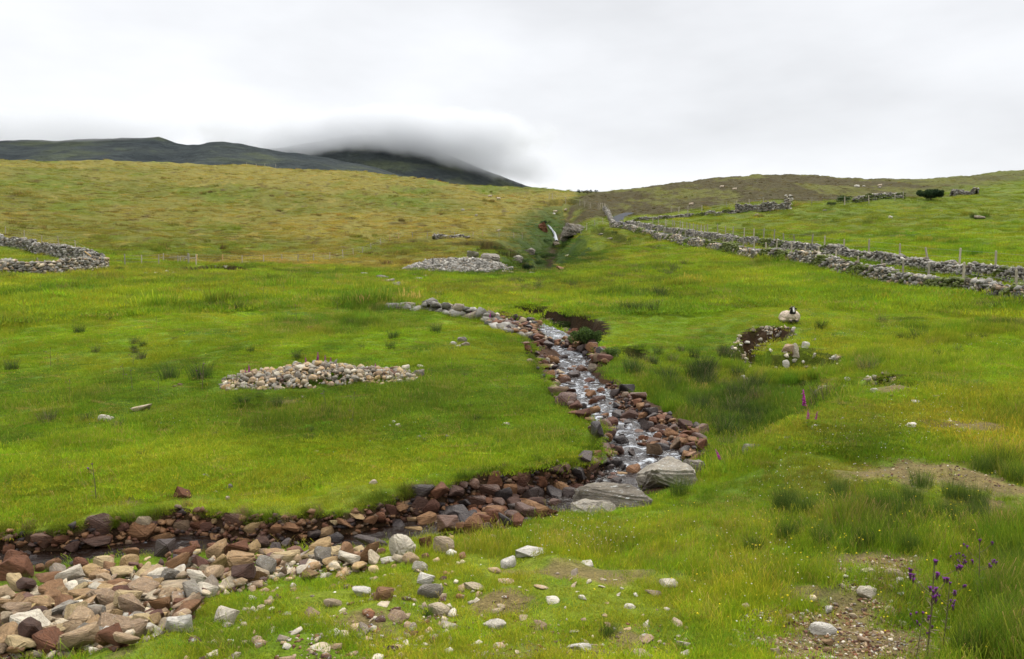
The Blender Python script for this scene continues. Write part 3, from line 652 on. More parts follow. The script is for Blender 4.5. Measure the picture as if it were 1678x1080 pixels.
# ---- the stones one would point at: pixel centre, pixel size, kind, shape, label
BIG = [
 (176,1043,72,30,'white','slab','large white flat slab at the lower left, in the grass edge of the pale heap'),
 (240,1035,47,27,'white','slab','pale slab just right of the large white flat slab'),
 (290,1023,47,34,'white','block','white angular block at the right end of the pale heap'),
 (368,1011,40,28,'pale','block','cream block standing alone in grass right of the pale heap'),
 (47,1030,66,36,'pale','block','box shaped tan stone with flat top at the far lower left'),
 (216,997,46,44,'pale','block','tall grey brown block in the middle of the pale heap'),
 (147,1001,62,26,'grey','slab','broad grey lichened stone above the large white slab'),
 (249,955,66,24,'grey','slab','long brown slab lying along the top of the pale heap'),
 (282,966,74,32,'pale','slab','layered tan stone with stepped edges at the heap top'),
 (259,994,42,30,'rust','block','rust brown stone under the layered tan one'),
 (300,993,44,30,'rust','block','brown angular stone at the right of the layered tan one'),
 (115,1037,37,38,'pale','shard','upright tan shard left of the large white slab'),
 (52,994,60,27,'ochre','round','rounded ochre tan stone on the left of the pale heap'),
 (57,975,54,14,'pale','slab','flat tan slab at the upper left of the pale heap'),
 (18,934,58,44,'rust','round','big red brown boulder at the left edge of the photo by the water'),
 (300,910,42,30,'rust','block','red brown stone standing in the near edge of the front pool'),
 (346,899,30,15,'rust','round','small reddish rounded stone in the pool'),
 (381,926,52,36,'ochre','block','tan and rust block at the water edge left of the middle'),
 (464,917,54,26,'ochre','block','ochre grey block at the water edge'),
 (511,914,38,22,'ochre','block','ochre stone beside the ochre grey block'),
 (550,912,34,26,'ochre','block','yellowish block at the right of the ochre stones'),
 (168,929,50,28,'ochre','block','tan pyramid stone at the pool edge on the left'),
 (126,925,36,22,'rust','round','small red stone left of the tan pyramid stone'),
 (335,970,44,24,'pale','block','tan lichened stone on the right of the layered one'),
 (192,960,50,18,'rust','slab','dark brown slab at the heap top left'),
 (605,888,58,28,'wet','slab','large flat dark brown stone at the near water edge'),
 (655,896,52,42,'pale','round','rounded tan boulder beside the large flat dark brown stone'),
 (676,872,36,20,'ochre','block','yellowish lichened stone on top of the tan boulder'),
 (697,890,22,24,'rust','block','small brown block right of the tan boulder'),
 (728,896,42,26,'pale','block','brown stone at the near rim right of the tan boulder'),
 (705,970,44,22,'grey','round','rounded pale grey stone in the near grass'),
 (718,1001,38,22,'pale','round','cream rounded stone in the grass below the pale grey one'),
 (697,950,30,18,'white','block','white block in the near grass'),
 (687,930,28,18,'white','round','white rounded stone above the white block'),
 (870,905,50,18,'white','slab','cream slab showing through grass right of the middle'),
 (833,925,28,16,'white','block','cream stone left of and below the cream slab'),
 (777,962,34,16,'pale','slab','tan flat stone in the grass'),
 (812,1025,40,18,'white','slab','white flat stone low in the middle of the photo'),
 (591,972,35,18,'white','block','white stone left of the brown block in the grass'),
 (627,976,32,22,'rust','block','brown block in the near grass'),
 (950,1062,38,18,'white','slab','white slab at the bottom edge right of the middle'),
 (734,1026,36,12,'white','slab','thin pale slab low in the near grass'),
 (690,804,42,34,'wet','slab','black brown slab leaning under the turf edge'),
 (685,829,35,33,'rust','round','rounded rust boulder under the leaning black slab'),
 (641,837,20,24,'rust','block','small upright rust block left of the rounded rust boulder'),
 (744,846,58,34,'wet','round','large dark brown boulder in the middle of the bend'),
 (794,806,48,30,'wet','block','black angular block in the bank right of the leaning slab'),
 (811,786,30,28,'rust','block','red brown tilted block just under the turf'),
 (855,787,32,27,'rust','block','rust block with square face under the turf'),
 (777,824,38,26,'wet','block','dark grey block above the large dark boulder'),
 (823,814,32,32,'wet','block','dark upright block in the bank'),
 (794,859,38,34,'rust','block','rust brown cube shaped stone at the near rim of the bend'),
 (883,789,28,20,'rust','block','brown block right of the square faced rust one'),
 (920,806,36,36,'rust','round','large rounded orange brown boulder left of the grey slab'),
 (877,807,30,22,'wet','round','dark rounded stone left of the orange brown boulder'),
 (771,865,28,18,'wet','round','dark stone at the waterline of the bend'),
 (907,830,30,24,'wet','block','dark angular stone below the orange brown boulder'),
 (989,751,34,26,'wet','slab','dark leaning stone at the tip of the meadow bank'),
 (1018,782,30,15,'ochre','round','ochre stone on top of the grey slab'),
 (1040,776,28,24,'rust','block','pointed red brown stone behind the grey slab'),
 (160,859,46,34,'wet','round','dark red brown boulder under the far turf edge on the left'),
 (147,885,72,22,'wet','slab','long flat olive dark slab at the far waterline on the left'),
 (228,871,48,34,'rust','round','large tan brown boulder at the far waterline'),
 (234,856,26,20,'pale','round','small tan stone on top of the large tan brown boulder'),
 (267,883,32,20,'rust','block','pale brown block right of the large tan brown boulder'),
 (379,857,40,34,'wet','block','large dark purple block under the far bank'),
 (415,862,58,24,'ochre','slab','long tan slab at the far waterline'),
 (455,868,34,23,'rust','block','rust red block right of the long tan slab'),
 (298,865,36,26,'rust','round','dark rust rounded stone under the far bank'),
 (70,885,34,26,'wet','block','dark leaning stone at the far waterline near the left edge'),
 (35,888,38,16,'rust','slab','flat brown stone at the far waterline at the left edge'),
 (397,888,56,22,'rust','slab','grey brown sloping slab in the water'),
 (325,862,30,20,'rust','block','orange brown block under the far bank'),
 (183,900,28,14,'rust','block','small red brown stone alone in the front pool'),
 (299,808,28,22,'rust','slab','leaning tan slab in the turf above the far bank'),
 (1033,683,32,21,'rust','round','rust red boulder at the right side of the rapids'),
 (981,658,24,16,'rust','block','brown stone in the middle of the rapids'),
 (949,652,20,10,'wet','round','black rounded stone in the rapids'),
 (1057,722,26,17,'rust','round','rounded brown stone at the foot of the rapids'),
 (1084,737,26,20,'wet','block','dark pointed stone near the foot of the rapids'),
 (1028,714,26,12,'wet','slab','black flat stone at the left of the lowest rapids'),
 (928,658,36,30,'wet','round','large dark rock face on the left of the rapids'),
 (915,640,34,24,'rust','slab','long tan brown ledge on the left of the rapids'),
 (897,616,30,22,'rust','slab','tan ledge stone at the upper left of the rapids'),
 (1115,720,34,22,'rust','slab','red brown slab on the right gravel bar'),
 (1066,676,26,18,'wet','block','dark stone on the right gravel bar'),
 (1047,650,30,18,'wet','block','dark purple block at the top of the right gravel bar'),
 (1028,637,26,16,'wet','block','dark block under the rushes at the right bank'),
 (972,603,18,14,'pale','round','pale stone at the right edge of the upper rapids'),
 (905,590,26,14,'rust','round','orange brown stone at the left of the upper rapids'),
 (170,686,27,12,'white','round','bright white rounded stone alone in the left meadow'),
 (229,669,38,9,'pale','slab','long thin pale stone tilted in the left meadow'),
 (517,742,12,8,'grey','block','small grey stone alone in the middle of the meadow'),
 (338,781,14,8,'grey','block','small grey stone near the meadow edge'),
 (375,799,13,11,'grey','round','pale grey speckled stone near the meadow edge'),
 (352,807,8,8,'white','round','small white stone beside a dark hole in the turf'),
 (611,791,14,9,'pale','round','small tan stone low on the meadow edge'),
 (1284,710,18,16,'grey','block','upright grey stone on the near ridge right of the stream'),
 (1287,721,22,16,'grey','slab','grey slab leaning against the upright stone on the ridge'),
 (1236,738,34,22,'grey','round','rounded lichened boulder half sunk in the near ridge'),
 (1284,735,16,8,'white','round','white stone on the near ridge'),
 (1293,574,26,20,'pale','block','pinkish stone under the lip below the sheep'),
 (1302,590,14,8,'white','slab','thin pale stone lower in the sheep mound'),
 (1288,596,13,13,'white','round','round speckled stone at the foot of the sheep mound'),
 (1303,574,14,24,'white','shard','slanting white streaked rock on the sheep mound'),
 (1321,566,12,12,'white','block','white stone right of the slanting rock'),
 (1370,585,12,10,'white','round','white stone in the dark hollow of the mound'),
 (1335,583,8,10,'white','block','small white stone left in the dark hollow'),
 (1433,640,12,8,'white','round','white stone by the low turf lip on the right'),
 (1350,1034,38,18,'white','block','white weathered block at the bare soil, lower right'),
 (1359,1000,16,12,'white','block','small white stone above the weathered block'),
 (1357,1054,20,11,'ochre','block','orange tan stone under the white weathered block'),
 (1360,1067,18,10,'ochre','round','lower orange tan stone at the bottom edge'),
 (1296,1012,16,11,'pale','shard','tan pointed stone left of the white weathered block'),
 (1423,972,34,18,'pale','round','tan rounded boulder on the worn ground, lower right'),
 (1468,941,30,14,'pale','round','cream rounded stone above the tan boulder'),
 (1425,937,22,10,'pale','round','brown flat stone left of the cream rounded one'),
 (1476,952,18,10,'white','block','pale stone just right of the cream one'),
 (1202,1059,18,8,'white','slab','thin white stone at the bottom right of the middle'),
 (1271,1069,16,12,'pale','block','tan stone at the bottom edge under the bare soil'),
 (1122,1073,20,12,'pale','block','pale stone cut by the bottom edge of the photo'),
]
def place_listed(lst, name='stone', cat='stone', group=None, sinkpx=.36):
    P = cast_many([b[0] for b in lst], [b[1] + b[3] * sinkpx for b in lst])
    for b, p in zip(lst, P):
        u, v, w, h, kind, shape, lab = b; s = p[1] / F; W = w * s; H = max(h * s * .92, .25 * W * .6)
        D = W * random.uniform(.6, .85); tl = .22 if shape == 'slab' and h > .6 * w else .12
        if shape == 'slab': H = max(H * .75, W * .2)
        put_stone(p[0], p[1] + D * .3, W * 1.04, D, H * 1.25, kind, shape, lab, group, name, cat, tilt=tl, sink=.25, z=p[2], rz=random.uniform(-.3, .3))
place_listed(BIG)

# ---- the two big grey rocks at the near rim of the bend
def big_rock(name, label, u, v, w, dims, seed, rz, tilt=(0, 0), kind='grey', sink=.25):
    bm = bmesh.new(); V, Fc = rock_proto('block', seed, 2); me = np_mesh(name, V, Fc); bm.from_mesh(me)
    bmesh.ops.subdivide_edges(bm, edges=[e for e in bm.edges if e.calc_length() > .18], cuts=2, use_grid_fill=True); bmesh.ops.triangulate(bm, faces=bm.faces[:])
    Vn = np.array([q.co[:] for q in bm.verts]); nn = Vn / (np.linalg.norm(Vn, axis=1)[:, None])
    d = .07 * fbm(Vn[:, 0] * 2 + Vn[:, 2], Vn[:, 1] * 2 + Vn[:, 2] * .6, .8, 4, seed, .6)
    lay = .028 * (np.abs(((Vn[:, 2] * 2.4 + .25 * Vn[:, 0] + .3 * fbm(Vn[:, 0], Vn[:, 1], .8, 2, seed)) % 1) - .5) * 2)
    Vn = Vn + nn * (d - lay)[:, None]
    for q, c in zip(bm.verts, Vn): q.co = c
    bm.to_mesh(me); bm.free(); me.set_sharp_from_angle(angle=math.radians(24))
    p = castg(u, v); o = link(name, me, MS[kind], label=label, cat='boulder')
    o.scale = [d_ / 2 for d_ in dims]; o.rotation_euler = (tilt[0], tilt[1], rz); o.location = (p[0], p[1] + dims[1] * .3, p[2] + dims[2] * (.5 - sink))
    PLACED.append((p[0], p[1] + dims[1] * .3, dims[0] / 2)); return o
big_rock('flat_boulder', 'flat grey lichened slab of rock at the near rim where the stream bends', 1002, 832, 120, (1.22, .85, .62), 17, .12, (.06, -.03), sink=.50)
big_rock('flat_boulder', 'lower grey ledge in front of the flat lichened slab', 975, 842, 90, (.8, .5, .36), 19, .05, (.05, .02), sink=.5)
big_rock('boulder', 'massive grey boulder on the near rim beside the foot of the rapids', 1096, 798, 100, (.98, .75, .78), 18, .3, (.0, -.05), sink=.46)
big_rock('boulder', 'grey boulder right of the massive one, behind a dark rush tuft', 1138, 786, 50, (.42, .5, .66), 21, -.2, (0, .1), sink=.42)

# ---- random fill: individual stones inside pixel regions
def in_poly(u, v, P): return inside(np.array([u]), np.array([v]), P)[0]
def scatter_px(poly, n, smin, smax, kinds, shapes, labf, group, name='stone', cat='stone', power=2.2, gap=.62, heap=None, tries=14, flat=.62, sink=.25, tilt=.25):
    us = [p[0] for p in poly]; vs = [p[1] for p in poly]; N = n * tries
    U = RNG.uniform(min(us), max(us), N); Vv = RNG.uniform(min(vs), max(vs), N); m = inside(U, Vv, poly); U, Vv = U[m], Vv[m]
    P = cast_many(U, Vv, 420, 4.5, 60); sizes = sorted([smin + (smax - smin) * random.random() ** power for _ in range(n)], reverse=True)
    PX = np.array([(a, b, c) for a, b, c in PLACED] + [(1e6, 1e6, .1)]); made = []; k = 0
    for s in sizes:
        for _ in range(tries):
            if k >= len(P): break
            x, y, z = P[k]; k += 1
            if (np.hypot(PX[:, 0] - x, PX[:, 1] - y) > gap * (PX[:, 2] + s / 2)).all():
                kd = random.choice(kinds); sh = random.choice(shapes); w = s; d = s * random.uniform(.6, .95); h = s * random.uniform(flat * .75, flat * 1.25)
                if sh == 'slab': h *= .5
                zo = heap(x, y) if heap else 0
                o = put_stone(x, y, w, d, h, kd, sh, '', group, name, cat, rz=random.uniform(0, 6.28), tilt=tilt, sink=sink, z=z, zoff=zo)
                o['label'] = labf(kd, sh, s, x, y); PX = np.vstack([PX, (x, y, s / 2)]); made.append(o); break
    return made
CN = {'pale': 'pale tan', 'rust': 'rusty brown', 'wet': 'dark wet', 'grey': 'lichened grey', 'white': 'white', 'ochre': 'ochre yellow'}
SN = {'block': 'block', 'slab': 'slab', 'round': 'round stone', 'shard': 'shard'}
def size_word(s, a, b): return 'small' if s < a else ('middling' if s < b else 'large')
def place_word(x, y):
    u, v = project(x, y, gz(x, y)); return u
def noun(kd, sh, s, a, b): return f"{size_word(s,a,b)} {CN[kd]} {SN[sh]}"
def lab_heap(kd, sh, s, x, y):
    u, v = project(x, y, gz(x, y)); w = 'left end' if u < 110 else 'left half' if u < 230 else 'middle' if u < 380 else 'right end'
    return (noun(kd, sh, s, .16, .24), f"{'high' if v < 965 else 'low'} in the {w} of the pale heap")
def lab_far(kd, sh, s, x, y):
    u = place_word(x, y); w = 'at the left' if u < 200 else 'left of middle' if u < 420 else 'in the shade'
    return (noun(kd, sh, s, .14, .22), f"under the far turf edge {w}")
def lab_bend(kd, sh, s, x, y):
    u = place_word(x, y); w = 'at its left' if u < 720 else 'by the black block' if u < 840 else 'by the orange boulder' if u < 940 else 'behind the grey slab'
    return (noun(kd, sh, s, .15, .24), f"in the stream bend {w}")
def lab_bar(kd, sh, s, x, y):
    return (noun(kd, sh, s, .15, .26), f"{'low' if y < 18 else 'midway' if y < 22 else 'high'} on the right gravel bar")
def lab_rap(kd, sh, s, x, y):
    w = 'lowest' if y < 18 else 'lower' if y < 22 else 'middle' if y < 27 else 'upper'
    return (noun(kd, sh, s, .15, .26), f"in the water of the {w} rapids")
def lab_left(kd, sh, s, x, y):
    return (noun(kd, sh, s, .15, .26), f"{'low' if y < 18 else 'halfway' if y < 24 else 'high'} under the left rapids bank")
def heap_front(x, y):
    return max(0, .10 * random.random())
POLY_HEAP = [(-20,985),(60,965),(100,945),(230,935),(350,925),(470,918),(560,905),(600,915),(640,925),(560,945),(470,950),(420,965),(350,975),(320,1000),(300,1030),(210,1062),(100,1075),(-20,1085)]
scatter_px([(100,935),(350,915),(560,898),(620,905),(560,925),(470,935),(350,950),(120,955)], 60, .09, .34, ['rust']*5 + ['ochre']*3 + ['wet'], ['block']*5 + ['slab']*3 + ['round'], lab_heap, 'stones of the pale heap below the pool', power=1.5, gap=.6, heap=heap_front, flat=.6)
scatter_px(POLY_HEAP, 330, .07, .33, ['pale']*8 + ['rust']*3 + ['ochre']*3 + ['grey'], ['block']*5 + ['slab']*4 + ['round']*2 + ['shard'], lab_heap, 'stones of the pale heap below the pool', power=1.9, gap=.56, heap=heap_front, flat=.52, tries=20, tilt=.32)
scatter_px([(560,905),(700,890),(790,872),(840,872),(760,915),(690,940),(600,940),(560,925)], 26, .08, .24, ['pale','ochre','white','rust'], ['block','round','slab'], lambda kd, sh, s, x, y: (noun(kd, sh, s, .12, .18), 'at the near rim of the bend'), 'stones on the near rim of the bend', power=1.4, gap=.7)
POLY_FARB = [(-20,890),(130,878),(300,846),(400,852),(560,850),(640,835),(690,825),(690,860),(560,878),(400,890),(200,898),(-20,905)]
scatter_px(POLY_FARB, 90, .08, .34, ['wet']*4 + ['rust']*4 + ['ochre'], ['block']*4 + ['round']*3 + ['slab']*2, lab_far, 'rocks under the far turf edge of the pool', 'rock', 'rock', power=1.7, gap=.62)
scatter_px([(-20,900),(300,895),(560,885),(560,905),(250,930),(60,945),(-20,950)], 36, .08, .32, ['wet','rust','rust'], ['block','round','slab'], lambda kd, sh, s, x, y: (noun(kd, sh, s, .15, .22), 'standing in the front pool'), 'rocks in the front pool', 'rock', 'rock', power=1.7, gap=.8, heap=lambda x, y: .03 + .04 * random.random(), flat=.7)
POLY_BEND = [(640,835),(700,812),(800,795),(900,778),(950,765),(985,735),(1010,760),(1040,790),(950,815),(930,840),(870,855),(800,875),(720,880),(640,872)]
scatter_px(POLY_BEND, 120, .10, .40, ['wet']*5 + ['rust']*5, ['block']*5 + ['round']*3, lab_bend, 'rocks piled in the stream bend', 'rock', 'rock', power=1.6, gap=.56, heap=lambda x, y: .12 * random.random())
POLY_BAR = [(1045,735),(1020,700),(1030,680),(1000,655),(990,640),(1000,628),(1050,660),(1110,690),(1155,712),(1160,750),(1135,765),(1110,745)]
scatter_px(POLY_BAR, 100, .10, .42, ['rust']*6 + ['wet']*4, ['block']*5 + ['round']*3 + ['slab'], lab_bar, 'rocks of the gravel bar right of the rapids', 'rock', 'rock', power=1.7, gap=.55, heap=lambda x, y: .12 * random.random())
POLY_RAP = [(985,745),(1060,760),(1100,735),(1040,700),(1010,660),(965,620),(975,590),(930,550),(880,542),(900,580),(905,610),(935,650),(970,690),(985,720)]
scatter_px(POLY_RAP, 95, .10, .48, ['wet']*6 + ['rust']*4, ['block']*3 + ['round']*4 + ['slab'], lab_rap, 'rocks in the water of the rapids', 'rock', 'rock', power=1.7, gap=.8, heap=lambda x, y: .02 + .07 * random.random(), flat=.72)
POLY_LEFT = [(985,750),(975,710),(950,690),(905,650),(880,615),(862,575),(850,548),(875,548),(900,590),(920,620),(950,665),(985,700),(1005,730)]
scatter_px(POLY_LEFT, 80, .12, .5, ['wet']*3 + ['rust']*6 + ['pale'], ['block']*3 + ['slab']*3 + ['round'], lab_left, 'rocks under the meadow bank beside the rapids', 'rock', 'rock', power=1.4, gap=.55, heap=lambda x, y: .15 * random.random())
POLY_UPR = [(800,522),(845,526),(905,530),(960,552),(1000,600),(985,600),(940,574),(890,560),(840,548),(800,532)]
scatter_px(POLY_UPR, 190, .2, .55, ['rust']*5 + ['wet']*2 + ['pale'], ['block']*3 + ['round']*2, lambda kd, sh, s, x, y: (noun(kd, sh, s, .25, .38), 'where the stream rounds the wall'), 'rocks at the head of the rapids', 'rock', 'rock', power=1.4, gap=.55, heap=lambda x, y: .10)
scatter_px([(858,526),(905,528),(952,554),(940,578),(890,562),(860,545)], 60, .2, .5, ['rust']*5 + ['wet']*4, ['block']*3 + ['round']*2, lambda kd, sh, s, x, y: (noun(kd, sh, s, .25, .38), 'in the pool above the rapids'), 'rocks in the pool above the rapids', 'rock', 'rock', power=1.3, gap=.7, heap=lambda x, y: .12)
# loose stones in the near grass
POLY_LOOSE = [(300,1040),(420,970),(560,945),(760,925),(1000,920),(1120,960),(1120,1085),(300,1085)]
scatter_px(POLY_LOOSE, 120, .04, .19, ['pale']*7 + ['white']*2, ['block']*3 + ['slab']*5 + ['round']*1, lambda kd, sh, s, x, y: (noun(kd, sh, s, .08, .12), 'loose in the turf at the bottom'), 'loose stones in the near turf', power=2.0, gap=1.6, flat=.45, sink=.35)
scatter_px([(1200,985),(1500,920),(1560,1000),(1500,1085),(1200,1085)], 40, .03, .12, ['pale']*4 + ['white']*2, ['block','slab','round'], lambda kd, sh, s, x, y: (noun(kd, sh, s, .06, .09), 'on the bare soil at the lower right'), 'stones on the bare soil', power=2.0, gap=1.4, flat=.5, sink=.3)
scatter_px([(1350,650),(1678,635),(1678,690),(1560,720),(1450,735),(1330,720)], 46, .06, .24, ['pale']*3 + ['white']*4, ['slab','round','round'], lambda kd, sh, s, x, y: (noun(kd, sh, s, .11, .17), 'in the yellow turf by the worn track'), 'stones along the worn track', power=1.9, gap=1.8, flat=.4, sink=.35)
scatter_px([(1185,585),(1215,540),(1320,540),(1420,590),(1420,650),(1240,655),(1200,620)], 44, .08, .28, ['white','grey','pale','white'], ['block','round','shard'], lambda kd, sh, s, x, y: (noun(kd, sh, s, .12, .18), 'in the mound under the sheep'), 'stones in the mound under the sheep', power=1.6, gap=1.0, flat=.6, sink=.3)

# ---- the cairn-like heap in the meadow
def build_meadow_heap():
    c = castg(515, 632); hw = 345 / 2 * c[1] / F; hd = 1.15; cy = c[1] + hd * .8
    def prof(x, y):
        a = (x - c[0]) / hw; b = (y - cy) / hd; q = a * a + b * b
        ends = .75 + .35 * np.exp(-((a - .05) / .5) ** 2)
        return np.clip(1 - q, 0, 1) ** .7 * .34 * ends
    pts = []; sizes = sorted([.09 + .20 * random.random() ** 1.8 for _ in range(290)], reverse=True)
    for s in sizes:
        for _ in range(40):
            a = random.uniform(-1, 1); b = random.uniform(-1, .6); x = c[0] + a * hw; y = cy + b * hd
            if a * a + b * b > 1 + .35 * fbm(np.array([x]), np.array([y]), .9, 2, 77)[0]: continue
            if all((x - p[0]) ** 2 + (y - p[1]) ** 2 > (.40 * (s + p[2])) ** 2 for p in pts): pts.append((x, y, s)); break
    for x, y, s in pts:
        kd = random.choice(['pale'] * 6 + ['ochre'] * 3 + ['grey'] * 6 + ['rust']); sh = random.choice(['block'] * 5 + ['round'] * 3 + ['slab'])
        w = (x - c[0]) / hw; side = 'left end' if w < -.5 else 'left half' if w < 0 else 'right half' if w < .5 else 'right end'
        put_stone(x, y, s, s * random.uniform(.7, .95), s * random.uniform(.55, .85), kd, sh, (noun(kd, sh, s, .13, .2), f"{'low' if y < cy - .35 else 'high'} in {side} of meadow heap"), 'stones of the long heap in the meadow', tilt=.35, sink=.35, zoff=float(prof(x, y)), rz=random.uniform(0, 6.28))
    n = 1600; a = RNG.uniform(-1, 1, n); b = RNG.uniform(-1, 1, n); m = a * a + b * b < .96; a, b = a[m], b[m]; x = c[0] + a * hw; y = cy + b * hd
    z = ground(x, y) + prof(x, y) - .04; s = RNG.uniform(.03, .09, len(x)); d = np.stack([s, s * .8, s * .6], 1)
    link('stone_rubble', merge_mesh('stone_rubble', LOW, np.stack([x, y, z], 1), d, RNG.uniform(-3, 3, (len(x), 3)), pal_cols([PALE, GREY, OCHRE], len(x))), M_STONEM, kind='stuff', label='small tan and grey rubble filling the long meadow heap', cat='rubble')
    put = [(658,611,16,12,'grey'), (664,604,14,10,'pale'), (686,612,18,14,'grey'), (691,602,14,8,'pale'), (654,625,12,8,'white'), (680,621,9,5,'white'), (645,604,14,8,'pale')]
    L = ['tall grey', 'tan angular', 'big grey lichened', 'brown low', 'cream wedge shaped', 'tiny white', 'pale broad']
    place_listed([(u, v, w, h, k, 'block', f"{l} stone beside the right end of the meadow heap") for (u, v, w, h, k), l in zip(put, L)])
build_meadow_heap()
# small clusters in the meadow
CL = [(645,692,7,5,'white'),(640,698,7,4,'pale'),(651,697,8,5,'white'),(655,699,6,4,'pale'),(688,716,9,5,'grey'),(696,721,8,5,'grey'),(733,716,9,6,'grey'),(829,695,13,5,'pale'),(938,706,9,5,'pale'),
      (742,563,12,7,'white'),(757,557,16,11,'grey'),(763,564,14,7,'grey'),(750,567,10,4,'white'),(318,770,12,6,'pale'),(503,786,16,9,'rust'),(372,817,8,8,'pale'),(497,651,9,4,'pale'),(294,630,8,4,'pale'),(286,633,8,3,'pale'),(544,483,15,6,'grey'),(507,537,14,5,'rust')]
CLL = ['left white stone of the little group in a turf dip','lower tan stone of the little group in a turf dip','right white stone of the little group in a turf dip','smallest tan stone of the little group in a turf dip',
 'upper grey stone of a pair in the meadow','lower grey stone of a pair in the meadow','lone grey stone right of the pair','flat cream stone near the meadow tip','small tan stone near the turf tip','white stone left of the grey cluster above the stream',
 'highest stone of the grey cluster above the stream','right stone of the grey cluster above the stream','lowest white stone of the cluster above the stream','tan stone with turf on its back by the far bank','mossy brown stone in the turf','small upright tan stone above the far bank','flat tan stone in front of the long heap','small tan stone left of the long heap','flat stone beside the small tan one left of the long heap','pale rounded stone on the upper meadow','low brown stone on the upper meadow']
place_listed([(u, v, w, h, k, 'block' if w < 14 else 'round', l) for (u, v, w, h, k), l in zip(CL, CLL)])

# ---- gravel (nobody could count it)
def gravel(name, polys, n, smin, smax, pals, mat, label, heap=0, power=2.5, protos=None):
    A = []; tot = sum(w for _, w in polys)
    for poly, w in polys:
        us = [p[0] for p in poly]; vs = [p[1] for p in poly]; k = int(n * w / tot * 1.8); U = RNG.uniform(min(us), max(us), k); V = RNG.uniform(min(vs), max(vs), k)
        m = inside(U, V, poly); U, V = U[m][:int(n * w / tot)], V[m][:int(n * w / tot)]; P = cast_many(U, V, 300, 4.5, 60); A.append(P + RNG.normal(0, .03, P.shape) * [1, 1, 0])
    P = np.concatenate(A); P[:, 2] = ground(P[:, 0], P[:, 1]); s = smin + (smax - smin) * RNG.random(len(P)) ** power
    d = np.stack([s, s * RNG.uniform(.6, .95, len(s)), s * RNG.uniform(.4, .75, len(s))], 1) / 2; P[:, 2] += d[:, 2] * .3 + heap * RNG.random(len(P))
    rot = np.stack([RNG.normal(0, .3, len(s)), RNG.normal(0, .3, len(s)), RNG.uniform(0, 6.28, len(s))], 1)
    link(name, merge_mesh(name, protos or LOW, P, d, rot, pal_cols(pals, len(s))), mat, kind='stuff', label=label, cat='gravel')
gravel('gravel', [(POLY_HEAP, 5), ([(300,1010),(420,960),(560,935),(760,915),(840,985),(700,1085),(300,1085)], .5)], 2600, .02, .13, [PALE, RUST, PALE], M_STONEM, 'small tan and brown chips between the heap stones', protos=LOW, power=1.6)
gravel('stream_gravel', [(POLY_FARB, 2), (POLY_BEND, 3), (POLY_BAR, 3), (POLY_LEFT, 1.5), (POLY_UPR, 1), (POLY_RAP, 1)], 5200, .03, .17, [RUST, WET, RUST], M_STONEW, 'wet red brown gravel of the stream bed', power=1.5, heap=.04)
WP = [[(1390,690),(1560,680),(1678,720),(1678,800),(1560,810),(1400,790)], [(1220,1000),(1420,980),(1560,1000),(1500,1085),(1200,1085)], [(480,1010),(700,1000),(1150,1030),(1150,1085),(480,1085)], [(1370,920),(1500,910),(1500,960),(1380,970)]]
gravel('path_gravel', [(p, w) for p, w in zip(WP, (1.5, 3, 1.2, 1))], 7000, .008, .045, [PALE, RUST, RUST], M_STONEM, 'scattered pale chips on the worn bare soil', power=2.5)

def mound_rubble():
    n = 60000; X = RNG.uniform(5, 16, n); Y = RNG.uniform(20, 34, n); z, so, be = ground(X, Y, True); u, v = project(X, Y, z)
    k = (so > .55) & (u > 1150) & (u < 1580) & (v > 525) & (v < 665) & (fbm(X, Y, .7, 3, 701) > .05); X, Y, z = X[k][:800], Y[k][:800], z[k][:800]; n = len(X)
    s = .03 + .15 * RNG.random(n) ** 3.5; d = np.stack([s, s * .8, s * .7], 1) / 2 * 1.3; link('face_rubble', merge_mesh('face_rubble', MIDP, np.stack([X, Y, z], 1), d, RNG.uniform(-1, 1, (n, 3)), pal_cols([GREY, PALE, GREY], n) * 1.1), M_STONEM, kind='stuff', label='small stones showing in the soil faces of the sheep mound', cat='rubble')
mound_rubble()

